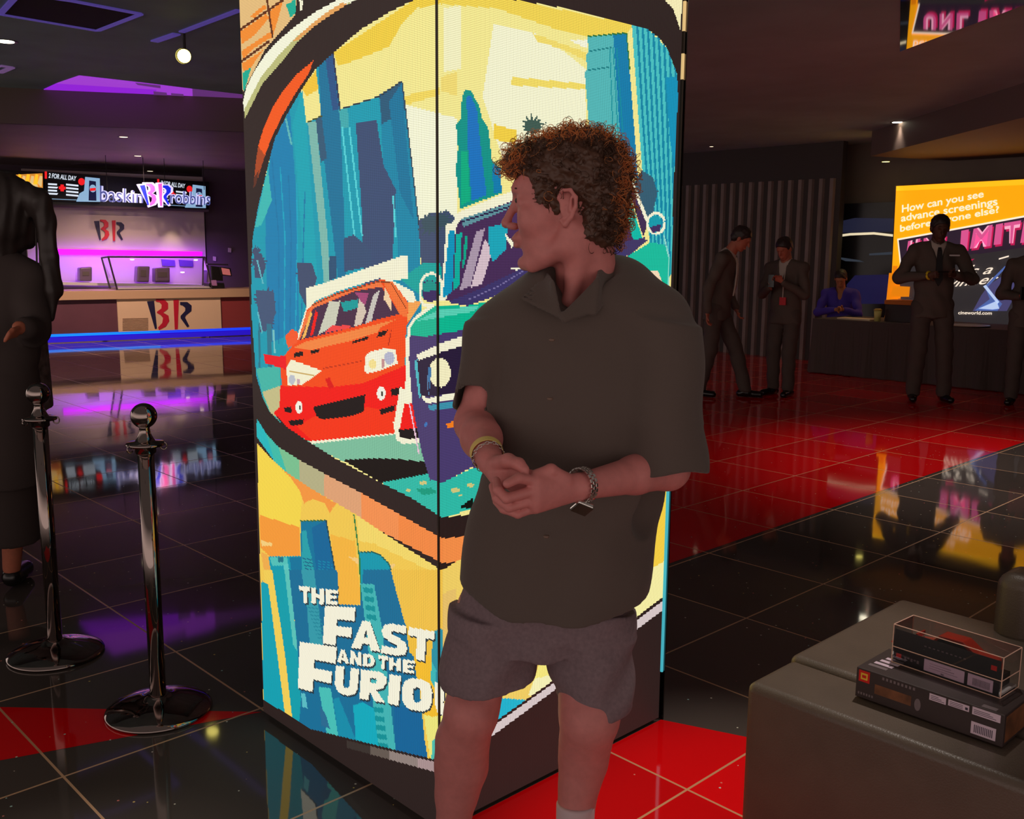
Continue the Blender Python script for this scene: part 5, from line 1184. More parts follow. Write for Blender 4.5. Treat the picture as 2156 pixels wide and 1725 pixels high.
b = MB(); b.box(qx(.16, .3, .36 + LFT), ex2 * .004, ey2 * d2_ * .42, ZZ * h2 * .12); b.build('spoiler', M['carb'], tc)
# small red tag poking out behind
c = sp(1874, 1351, zb + hb + .04)
b = MB(); b.prism([qx(-.02, .02, .52), qx(.0, .02, .58), qx(.0, .02, .46)], ey2 * .02); b.build('red_tab', M['redl'], t)

# ------------------------------------------------------------------ stanchion posts
def stanchion(px, py, lab, top, name='stanchion_post'):
    c = at_z(px, py); k = top / .99
    t = thing(name, c, lab, 'stanchion', 'chrome rope posts')
    MB().lathe([(.001, 0), (.158, 0), (.163, .006), (.16, .012), (.150, .017), (.145, .020), (.11, .034), (.07, .044), (.045, .050), (.036, .056), (.028, .060)], c, 64).build('base', M['post'], t, smooth=True)
    MB().tube([c + ZZ * .058, c + ZZ * (.845 * k)], .0245, 32).build('pole', M['post'], t, smooth=True)
    col_ = MB().lathe([(.025, .835 * k), (.031, .84 * k), (.031, .856 * k), (.055, .861 * k), (.057, .866 * k), (.054, .871 * k), (.030, .874 * k), (.024, .885 * k), (.017, .90 * k), (.015, .915 * k), (.02, .922 * k)], c, 40).build('collar', M['post'], t, smooth=True)
    R_ = .0385; zc = .953 * k
    MB().lathe([(max(.0005, R_ * math.sin(a_)), zc - R_ * math.cos(a_)) for a_ in np.linspace(.05, math.pi - .02, 24)], c, 40).build('ball_finial', M['post'], t, smooth=True)
    for a_ in (.3, 2.2, 4.1):
        p = c + np.array([math.cos(a_), math.sin(a_), 0]) * .052 + ZZ * .858 * k
        MB().tube([p + np.array([math.cos(w_) * .01 * math.cos(a_), math.cos(w_) * .01 * math.sin(a_), math.sin(w_) * .012]) for w_ in np.linspace(0, 5.9, 10)], .0025, 6, closed=True).build('rope_ring', M['post'], col_, smooth=True)
    return t
M['post'] = mat('post_chrome', (150, 136, 132), .05, metal=1.0)
stanchion(335, 1497, 'polished chrome rope post with ball top, nearer of two, left of the glowing column', .985)
stanchion(118, 1378, 'chrome rope post with ball top, farther one, in front of the dark woman', .985)

# ------------------------------------------------------------------ people
def skin_mat(name, rgb):
    m = mat(name, rgb, .55, noise=.06, nscale=60, bump=.05, bscale=300)
    b = m.node_tree.nodes['Principled BSDF']; b.inputs['Subsurface Weight'].default_value = .12; b.inputs['Subsurface Radius'].default_value = (.01, .004, .002); b.inputs['Subsurface Scale'].default_value = 1
    return m
M['skin'] = skin_mat('skin_fair', (206, 126, 122))
M['skin2'] = skin_mat('skin_ruddy', (190, 110, 84)); M['skin3'] = skin_mat('skin_deep', (92, 58, 42)); M['skin4'] = skin_mat('skin_tan', (200, 130, 84))
def hair_mat(name, rgb, tr):
    m = bpy.data.materials.new(name); m.use_nodes = True; nt = m.node_tree; nt.nodes.clear(); N = nt.nodes.new; L = nt.links.new
    out = N('ShaderNodeOutputMaterial'); mx = N('ShaderNodeMixShader'); d = N('ShaderNodeBsdfPrincipled'); t_ = N('ShaderNodeBsdfTranslucent')
    d.inputs['Base Color'].default_value = (*lin(rgb), 1); d.inputs['Roughness'].default_value = .5; t_.inputs[0].default_value = (*lin(rgb), 1)
    mx.inputs[0].default_value = tr; L(d.outputs[0], mx.inputs[1]); L(t_.outputs[0], mx.inputs[2]); L(mx.outputs[0], out.inputs[0]); return m
M['hair'] = hair_mat('hair_brown', (84, 54, 40), .0); M['curl'] = hair_mat('hair_rim_glow_curls', (255, 200, 150), .85); M['curl2'] = hair_mat('hair_brown_curls', (84, 56, 42), .3)
M['hairk'] = mat('hair_black', (52, 42, 40), .5)
M['shirt'] = mat('shirt_black_cotton', (90, 76, 70), .85, bump=.15, bscale=500, sheen=.15)
M['shorts'] = mat('shorts_grey_denim', (128, 108, 114), .9, noise=.12, nscale=120, bump=.2, bscale=400)
M['sock'] = mat('sock_white', (215, 190, 195), .9); M['shoe'] = mat('shoe_white', (200, 190, 190), .6)
PX = at_y
M['btn'] = mat('button_dark', (120, 96, 84), .3)
# ---- the man in the middle
KH = 1.06; ya = math.radians(10)
hf = np.array([-math.cos(ya), math.sin(ya), 0.]); hs = np.array([-math.sin(ya), -math.cos(ya), 0.])
pit = math.radians(2); hz = np.array([0, 0, 1.]) ; hf2 = hf * math.cos(pit) - hz * math.sin(pit); hz2 = hz * math.cos(pit) + hf * math.sin(pit)
HM = np.array([hf2, hs, hz2]); HC = PX(1193, 433, 2.06)
def HP(F_, S_, Z_): return HC + KH * (F_ * HM[0] + S_ * HM[1] + Z_ * HM[2])
def HR(*r): return [KH * q for q in r]
man = thing('person', np.array([.07, 2.03, 0]), 'man in black short sleeved shirt and grey shorts, hands clasped, looking at the column', 'person')
A_ = Field([-.13, 1.86, 1.2], [.30, 2.26, 1.66], .0028)
A_.ell(HP(-.012, 0, .035), HR(.098, .076, .088), HM, 0); A_.ell(HP(.035, 0, -.005), HR(.06, .060, .085), HM, .02); A_.ell(HP(.06, 0, .035), HR(.042, .058, .05), HM, .015)
A_.ell(HP(.042, 0, -.072), HR(.05, .052, .045), HM, .02)
for s_ in (-1, 1):
    A_.cap(HP(-.012, s_ * .058, -.04), HP(-.002, s_ * .054, -.078), .017 * KH, .017 * KH, .02); A_.cap(HP(-.002, s_ * .054, -.078), HP(.066, s_ * .022, -.112), .017 * KH, .015 * KH, .02)
    A_.ell(HP(.064, s_ * .036, -.030), HR(.026, .026, .026), HM, .02); A_.ell(HP(.070, s_ * .040, -.012), HR(.016, .018, .010), HM, .014)
A_.ell(HP(.082, 0, -.108), HR(.017, .022, .015), HM, .014)
A_.cap(HP(.090, -.028, .032), HP(.090, .028, .032), .011 * KH, .011 * KH, .016)
for s_ in (-1, 1):
    A_.ell(HP(.100, s_ * .033, .012), HR(.016, .017, .012), HM, .008, sub=True); A_.ell(HP(.081, s_ * .032, .011), HR(.0125, .0125, .0115), HM, .003); A_.cap(HP(.090, s_ * .020, .018), HP(.084, s_ * .045, .017), .003, .003, .004)
    A_.cap(HP(.092, s_ * .020, .003), HP(.084, s_ * .042, .003), .0028, .0028, .005)
A_.cap(HP(.094, 0, .020), HP(.119, 0, -.026), .0068 * KH, .0085 * KH, .012); A_.ell(HP(.119, 0, -.031), HR(.0105, .0105, .009), HM, .006)
for s_ in (-1, 1): A_.ell(HP(.106, s_ * .0125, -.036), HR(.011, .0068, .0075), HM, .006)
A_.ell(HP(.092, 0, -.060), HR(.015, .026, .013), HM, .012); A_.ell(HP(.101, 0, -.0605), HR(.0085, .020, .0052), HM, .004); A_.ell(HP(.098, 0, -.0735), HR(.0085, .018, .0062), HM, .004)
A_.cap(HP(.112, -.022, -.0665), HP(.112, .022, -.0665), .0022, .0022, .002, sub=True)
A_.ell(HP(.096, 0, -.088), HR(.012, .022, .006), HM, .008, sub=True)
for s_ in (-1, 1):
    EM = np.array([HM[0] * .92 + HM[2] * .2 - 0, HM[1], HM[2]]); ec = lambda F_, S_, Z_: HP(-.010 + F_, s_ * (.076 + S_), -.004 + Z_)
    pts = [ec(.012, -.004, -.026), ec(.004, .002, -.034), ec(-.008, .006, -.022), ec(-.017, .010, -.004), ec(-.018, .012, .014), ec(-.008, .011, .028), ec(.008, .006, .028), ec(.016, .0, .014), ec(.010, -.002, .004)]
    A_.chain(pts, [.005, .006, .0045, .004, .004, .004, .004, .0038, .003], .003)
    A_.ell(ec(-.002, .0, -.002), HR(.016, .0065, .026), HM, .004); A_.cap(ec(-.006, .008, -.010), ec(-.009, .011, .014), .0032, .003, .003); A_.ell(ec(.004, .009, -.004), HR(.006, .006, .010), HM, .003, sub=True)
nb = PX(1236, 625, 2.10)
A_.cap(HP(-.032, 0, -.05), nb, .056 * KH, .066, .012); A_.cap(HP(-.03, .045, -.06), PX(1200, 632, 2.02), .02, .014, .03)
A_.ecap(PX(1222, 722, 2.09), PX(1200, 800, 2.08), (.14, .085), (.16, .095), (1, 0, 0), .05)
# torso, arms and hands
B_ = Field([-.28, 1.62, .62], [.46, 2.30, 1.36], .0032)
B_.ecap(PX(1228, 690, 2.09), PX(1190, 1080, 2.09), (.17, .09), (.15, .10), (1, 0, 0), .03)
Ls, Le, Lw_ = PX(1040, 700, 2.12), PX(1002, 892, 2.07), PX(1030, 968, 1.87)
Rs, Re, Rw = PX(1385, 700, 2.06), PX(1405, 985, 2.0), PX(1228, 1024, 1.83)
B_.chain([PX(1100, 690, 2.1), Ls + np.array([.015, .0, -.01]), Le], [.06, .048, .042], .02); B_.chain([Le, Le * .55 + Lw_ * .45, Lw_], [.046, .041, .025], .015)
B_.chain([PX(1330, 690, 2.08), Rs, Re], [.06, .055, .046], .02); B_.chain([Re, Re * .6 + Rw * .4, Rw], [.045, .038, .026], .015)
def hand_palm(f, a, b, ra, rb, side): f.ecap(a, b, ra, rb, side, .012)
up_v = (0, 0, 1)
hand_palm(B_, PX(1212, 1027, 1.82), PX(1128, 1040, 1.765), (.027, .018), (.039, .0165), up_v)
for pts, rr in (([(1128, 1014, 1.765), (1092, 1007, 1.745), (1068, 1019, 1.73)], (.0105, .0095, .0085)), ([(1120, 1034, 1.76), (1066, 1050, 1.735), (1048, 1032, 1.745), (1045, 1012, 1.77)], (.0108, .0095, .009, .008)),
                ([(1120, 1054, 1.765), (1072, 1069, 1.745), (1046, 1050, 1.755), (1037, 1024, 1.785)], (.0105, .009, .0088, .0078)), ([(1126, 1070, 1.775), (1090, 1083, 1.76), (1060, 1073, 1.765), (1044, 1056, 1.79)], (.009, .0082, .0078, .007))):
    B_.chain([PX(*p) for p in pts], rr, .0035)
B_.chain([PX(*p) for p in ((1190, 1010, 1.80), (1160, 990, 1.785), (1128, 999, 1.775))], (.014, .0115, .0095), .006)
hand_palm(B_, PX(1032, 974, 1.86), PX(1068, 1004, 1.815), (.023, .017), (.033, .0155), PX(1032, 1000, 1.86) - PX(1065, 975, 1.86))
B_.chain([PX(*p) for p in ((1042, 978, 1.84), (1070, 970, 1.80), (1092, 977, 1.775), (1104, 989, 1.765))], (.016, .0135, .0112, .0098), .006)
for k_ in range(4):
    B_.chain([PX(1072 + 2 * k_, 992 + 11 * k_, 1.815), PX(1108, 998 + 13 * k_, 1.80), PX(1146, 1004 + 12 * k_, 1.80), PX(1168 - 5 * k_, 996 + 12 * k_, 1.80)], (.0105, .0098, .009, .0078), .003)
# legs
C_F = Field([-.24, 1.80, .06], [.32, 2.34, .86], .0045)
def leg(f, L_, k=.035): f.chain([PX(x, y, Y) for x, y, Y, r in L_], [r for *_, r in L_], k)
LL = [(1040, 1290, 2.10, .085), (998, 1470, 2.07, .052), (990, 1510, 2.05, .050), (974, 1560, 2.08, .054), (971, 1615, 2.09, .054), (961, 1675, 2.09, .042), (954, 1740, 2.08, .032), (950, 1800, 2.07, .036)]
RR = [(1230, 1290, 2.08, .085), (1243, 1480, 2.02, .060), (1240, 1520, 2.0, .054), (1232, 1565, 2.03, .050), (1227, 1610, 2.04, .046), (1217, 1665, 2.03, .036), (1212, 1715, 2.02, .032), (1210, 1775, 2.01, .036)]
leg(C_F, LL); leg(C_F, RR); C_F.ecap(PX(1150, 1160, 2.08), PX(1145, 1290, 2.09), (.15, .10), (.15, .10), (1, 0, 0), .03)
for L_ in (LL, RR):
    k_ = PX(L_[2][0], L_[2][1], L_[2][2] - .035); C_F.ell(k_, (.034, .022, .04), None, .02)
    C_F.cap(PX(L_[3][0] + 12, L_[3][1] + 10, 2.13), PX(L_[4][0] + 8, L_[4][1] + 20, 2.13), .03, .026, .03)
field_obj('body', [A_, B_, C_F], M['skin'], man, 1)
# eyebrows and eye
for s_ in (1, -1): MB().tube([HP(.099, s_ * .014, .031), HP(.101, s_ * .026, .036), HP(.090, s_ * .046, .033)], [.0022, .0032, .0014], 8).build('eyebrow', M['curl2'], man, smooth=True)
for s_ in (1, -1): MB().lathe([(.0005, -.0052), (.004, -.0042), (.0052, 0), (.004, .0042), (.0005, .0052)], HP(.0905, s_ * .034, .011), 14).build('iris', M['hairk'], man, smooth=True)
# hair
Hf = Field([-.12, 1.90, 1.32], [.32, 2.26, 1.74], .0034)
Hf.ell(HP(-.018, 0, .060), HR(.106, .088, .082), HM, 0); Hf.ell(HP(.078, 0, .086), HR(.044, .058, .032), HM, .02); Hf.ell(HP(-.066, 0, .0), HR(.052, .078, .078), HM, .03); Hf.ell(HP(-.056, 0, -.048), HR(.046, .066, .040), HM, .02)
Hf.ell(HP(.022, .062, .022), HR(.032, .018, .040), HM, .01); Hf.ell(HP(.022, -.062, .022), HR(.032, .018, .040), HM, .01)
Hf.ell(HP(.105, 0, -.03), HR(.075, .13, .080), HM, .012, sub=True); Hf.ell(HP(.045, .085, -.055), HR(.06, .06, .052), HM, .012, sub=True); Hf.ell(HP(.045, -.085, -.055), HR(.06, .06, .052), HM, .012, sub=True)
for s_ in (1, -1): Hf.ell(HP(-.010, s_ * .096, -.006), HR(.025, .03, .038), HM, .006, sub=True); Hf.cap(HP(-.008, s_ * .075, -.04), HP(.0, s_ * .07, -.12), .018, .03, .01, sub=True)
def curlnoise(X, Y, Z):
    a = np.sin(X * 210 + 2.2 * np.sin(Z * 130 + Y * 60)) * np.sin(Y * 190 + 1.7 * np.sin(X * 140)) * np.sin(Z * 200 + 2 * np.sin(Y * 120 + X * 70))
    b = np.sin(X * 90 + Z * 60) * np.sin(Z * 100 - Y * 80)
    c = np.sin(X * 430 + 3 * np.sin(Z * 300)) * np.sin(Z * 410 + 3 * np.sin(Y * 280))
    return -.0065 * a - .005 * b - .0022 * c
Hf.wobble(curlnoise)
hair = field_obj('hair', Hf, M['hair'], man, 0)
# loose curls over the surface; outer ones carry the backlit rim glow as copper colour
vs = np.array([v.co[:] for v in hair.data.vertices]) + np.array(man.location); ns = np.array([v.normal[:] for v in hair.data.vertices])
b = MB(); rr = random.Random(5); cnt = 0
while cnt < 1500:
    i = rr.randrange(len(vs)); p, n = vs[i], ns[i]
    lp = (p - HC) @ HM.T / KH
    if lp[2] < .015 and not (lp[0] < -.05): continue
    if lp[0] > .05 and lp[2] < .06: continue
    edge = lp[2] > .10 or lp[0] > .05 or lp[0] < -.07
    if not edge and rr.random() < .75: continue
    t1 = np.cross(n, [rr.uniform(-1, 1), rr.uniform(-1, 1), rr.uniform(-1, 1)]); t1 /= np.linalg.norm(t1) + 1e-9; t2 = np.cross(n, t1)
    r_ = rr.uniform(.005, .0125); turns = rr.uniform(.6, 1.4); adv = rr.uniform(-.012, .012); lift = rr.uniform(-.002, .004)
    ax, ay = (n, t1) if rr.random() < .7 else (t2, t1)
    tz = np.cross(ax, ay); path = []
    for k_ in range(13):
        w_ = k_ / 12; a_ = w_ * turns * 6.283 - 1.57
        path.append(p + n * lift + ax * (r_ * (math.sin(a_) + 1)) * (1 - .2 * w_) + ay * r_ * math.cos(a_) + tz * adv * w_)
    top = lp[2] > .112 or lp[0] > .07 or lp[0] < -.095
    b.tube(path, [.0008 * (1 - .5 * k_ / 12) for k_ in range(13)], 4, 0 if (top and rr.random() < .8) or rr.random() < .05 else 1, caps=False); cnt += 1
o = b.build('loose_curls', [M['curl'], M['curl2']], man, smooth=True); o['kind'] = 'stuff'; o['label'] = 'loose curls standing off the brown hair, outer ones painted with a copper rim glow'

# shirt
Sh = Field([-.30, 1.76, .60], [.50, 2.36, 1.50], .0046)
Sh.ecap(PX(1222, 670, 2.09), PX(1206, 1000, 2.08), (.180, .120), (.196, .145), (1, 0, 0), .04); Sh.ecap(PX(1206, 1000, 2.08), PX(1158, 1285, 2.07), (.196, .145), (.212, .165), (1, 0, 0), .03)
Sh.cap(PX(1185, 655, 2.12), PX(1045, 708, 2.12), .065, .064, .05); Sh.cap(PX(1262, 625, 2.11), PX(1382, 685, 2.06), .074, .084, .05); Sh.cap(PX(1170, 622, 2.12), PX(1300, 605, 2.13), .06, .06, .05)
Sh.ecap(PX(1046, 700, 2.12), PX(996, 874, 2.08), (.070, .074), (.050, .068), (1, 0, 0), .02, flat=True)
Sh.ecap(PX(1392, 690, 2.05), PX(1400, 998, 1.99), (.086, .090), (.089, .100), (1, 0, 0), .03, flat=True)
# flat hems and hollow sleeve mouths
hem = PX(1160, 1312, 1.93)[2]
def hemcut(X, Y, Z):
    zc_ = hem + .035 * np.clip((X - .04) / .2, -1.3, 1.3) ** 2 + .02 * np.clip((.02 - X) / .15, 0, 1.4)
    return np.maximum(zc_ - Z, 0) * 1.0 + 0 * Y
sl, X, Y, Z = Sh._blk(Sh.lo, Sh.lo + Sh.h * Sh.n, 0)
zc_ = hem + .022 * np.clip((X - .07) / .2, -1.4, 1.4) ** 2 + .028 * np.clip((.0 - X) / .15, 0, 1.3)
Sh.a[sl] = np.maximum(Sh.a[sl], (zc_ - Z) + 0 * Y)
Sh.ecap(PX(1398, 930, 2.01), PX(1400, 1080, 1.98), (.062, .072), (.070, .082), (1, 0, 0), .004, sub=True); Sh.ecap(PX(1001, 840, 2.08), PX(992, 960, 2.06), (.038, .052), (.044, .06), (1, 0, 0), .004, sub=True)
# neck opening
Sh.cap(PX(1222, 560, 2.03), PX(1214, 600, 1.99), .075, .052, .01, sub=True); Sh.cap(PX(1216, 600, 1.965), PX(1183, 664, 1.935), .045, .004, .006, sub=True)
def folds(X, Y, Z):
    q = np.sin(X * 26 + Z * 9 + 1.3 * np.sin(Z * 14)) * .0035 + np.sin((X - .1) * 45 - Z * 22) * .002 * (Z < 1.1) + np.sin(Z * 34 + X * 20 + Y * 12) * .0016
    return q + .003 * np.sin(X * 12 - Z * 30 + Y * 9)
Sh.wobble(folds)
field_obj('shirt', Sh, M['shirt'], man, 1)
Co = Field([-.12, 1.80, 1.15], [.34, 2.30, 1.52], .004)
def slab(a, b_, c, d_, th):
    """thin cloth leaf between four points"""
    for i in range(9):
        f = i / 8; p = np.array(a) * (1 - f) + np.array(b_) * f; q = np.array(d_) * (1 - f) + np.array(c) * f
        Co.cap(p, q, th, th, .006)
slab(PX(1152, 578, 2.06), PX(1100, 628, 1.985), PX(1180, 668, 1.93), PX(1164, 596, 1.97), .0042)
slab(PX(1276, 522, 2.14), PX(1330, 566, 2.08), PX(1250, 662, 1.945), PX(1258, 590, 1.98), .0045); slab(PX(1258, 590, 1.98), PX(1250, 655, 1.95), PX(1190, 676, 1.925), PX(1186, 664, 1.93), .0042)
slab(PX(1160, 575, 2.10), PX(1200, 560, 2.16), PX(1300, 545, 2.19), PX(1330, 566, 2.12), .006)
field_obj('collar', Co, M['shirt'], man, 1)
for x, y, Y_ in ((1162, 716, 1.918), (1158, 840, 1.905), (1150, 1130, 1.895)): MB().lathe([(.0005, -.003), (.006, -.002), (.0062, .002), (.0005, .003)], PX(x, y, Y_), 14).build('shirt_button', M['btn'], man, smooth=True)
# shorts
Sr = Field([-.32, 1.78, .36], [.40, 2.36, .95], .0046)
Sr.ecap(PX(1150, 1190, 2.09), PX(1142, 1352, 2.09), (.175, .125), (.195, .12), (1, 0, 0), .02, flat=True)
Sr.ecap(PX(1044, 1290, 2.09), PX(1014, 1500, 2.07), (.104, .11), (.100, .105), (1, 0, 0), .010, flat=True)
Sr.ecap(PX(1240, 1290, 2.08), PX(1253, 1540, 2.03), (.104, .108), (.079, .092), (1, 0, 0), .010, flat=True)
Sr.wobble(lambda X, Y, Z: .0042 * np.sin(X * 55 + 14 * Z + 1.5 * np.sin(Z * 30)) * (.3 + .7 * (Z < .62)) + .003 * np.sin(X * 30 - Z * 60 + Y * 20))
sl, X, Y, Z = Sr._blk(Sr.lo, Sr.lo + Sr.h * Sr.n, 0)
zl_ = PX(1014, 1478, 1.97)[2]; zr_ = PX(1252, 1521, 1.95)[2]
cutz = np.where(X < .055, zl_ + .012 * (X + .06) / .1, zr_ - .03 * np.clip((X - .15) / .08, -1.2, .2)) 
Sr.a[sl] = np.maximum(Sr.a[sl], (cutz - Z) + 0 * Y)
Sr.ecap(PX(1016, 1430, 2.07), PX(1013, 1540, 2.07), (.078, .084), (.084, .088), (1, 0, 0), .003, sub=True); Sr.ecap(PX(1250, 1470, 2.05), PX(1253, 1570, 2.03), (.060, .070), (.064, .076), (1, 0, 0), .003, sub=True)
field_obj('shorts', Sr, M['shorts'], man, 1)
# socks and shoes
for L_, nm in ((LL, 0), (RR, 1)):
    a = PX(L_[-1][0], L_[-1][1], L_[-1][2]); top_ = PX(L_[-2][0], L_[-2][1] - (24 if nm else 0), L_[-2][2] + .0)
    f = Field(np.minimum(a, top_) - .12 - np.array([0, .2, 0]), np.maximum(a, top_) + .10, .004)
    f.ecap(top_, a, (.043, .046), (.042, .046), (1, 0, 0), .004, flat=True); f.cap(a, np.array([a[0], a[1] - .05, .05]), .042, .036, .02)
    field_obj('sock', f, M['sock'], man, 1)
    g = Field([a[0] - .12, a[1] - .26, -.01], [a[0] + .12, a[1] + .14, .16], .004); dx = -.02 if nm == 0 else .03
    g.cap([a[0], a[1] + .03, .05], [a[0] + dx, a[1] - .15, .035], .048, .042, .02); g.cap([a[0], a[1] + .01, .06], [a[0], a[1] - .02, .085], .048, .045, .02); g.half([0, 0, .004], (0, 0, -1))
    g.ell([a[0], a[1], .125], (.036, .045, .03), None, .006, sub=True)
    field_obj('shoe', g, M['shoe'], man, 1)
# watch on the near wrist, bands on the other
wd = (Rw - Re) / np.linalg.norm(Rw - Re); wa = np.cross(wd, ZZ); wa /= np.linalg.norm(wa); wb = np.cross(wa, wd)
wc = PX(1226, 1022, 1.83)
def ringp(c, a1, a2, r1, r2, n=36, t0=0, t1=6.283): return [c + a1 * r1 * math.cos(t) + a2 * r2 * math.sin(t) for t in np.linspace(t0, t1, n, endpoint=False)]
M['steel'] = mat('watch_steel', (225, 220, 215), .18, metal=1.0); M['wface'] = mat('watch_face', (52, 42, 28), .25)
b = MB(); n_ = 22
for k_ in range(n_):
    for j in (-1, 0, 1):
        t_ = 6.283 * (k_ + (.5 if j else 0)) / n_; p = wc + wa * .0315 * math.cos(t_) + wb * .0335 * math.sin(t_) + wd * j * .0062
        rd = wa * math.cos(t_) + wb * math.sin(t_); tg = -wa * math.sin(t_) + wb * math.cos(t_)
        b.box(p - tg * .0038 - wd * .0028 - rd * .0014, tg * .0072, wd * .0056, rd * .0032)
b.build('watch_bracelet', M['steel'], man, bevel=.0006)
wbr = bpy.data.objects['watch_bracelet']; wcam = np.array([-.05, -.94, -.1]); fn = wcam * .8 - wb * .55; fn /= np.linalg.norm(fn); fx = wd - fn * (wd @ fn); fx /= np.linalg.norm(fx); fy = np.cross(fn, fx)
fc = wc - wb * .040 + wcam * .010
MB().cbox(fc, .0185, .0165, .0055, ax=fx, ay=fy).build('watch_case', M['steel'], wbr, bevel=.004)
MB().cbox(fc + fn * .0052, .0168, .0148, .0012, ax=fx, ay=fy).build('watch_face', M['wface'], wbr, bevel=.001)
ld = (Lw_ - Le) / np.linalg.norm(Lw_ - Le); la = np.cross(ld, ZZ); la /= np.linalg.norm(la); lb = np.cross(la, ld)
c1 = Lw_ - ld * .032; b = MB(); n_ = 40; V_ = []
for k_ in range(n_):
    t_ = 6.283 * k_ / n_
    for w_, rr_ in ((-.009, .0335), (.009, .0325), (.009, .0313), (-.009, .0323)): V_.append(c1 + ld * w_ + la * rr_ * math.cos(t_) + lb * rr_ * math.sin(t_))
b.raw(V_, [(k_ * 4 + j, k_ * 4 + (j + 1) % 4, ((k_ + 1) % n_) * 4 + (j + 1) % 4, ((k_ + 1) % n_) * 4 + j) for k_ in range(n_) for j in range(4)]); b.build('paper_wristband', mat('wristband_yellow', (240, 210, 120), .6), man, smooth=False)
c2 = Lw_ - ld * .010; b = MB()
for k_ in range(26):
    t_ = 6.283 * k_ / 26; p = c2 + la * .0305 * math.cos(t_) + lb * .0315 * math.sin(t_) + ld * (.004 * math.sin(t_ * 2)); tg = -la * math.sin(t_) + lb * math.cos(t_); rd = la * math.cos(t_) + lb * math.sin(t_); o2 = ld if k_ % 2 else rd
    b.tube([p + tg * .0048 * math.cos(q) + o2 * .0028 * math.sin(q) for q in np.linspace(0, 6.283, 9)[:-1]], .0008, 5, closed=True)
b.build('chain_bracelet', M['steel'], man, smooth=True)

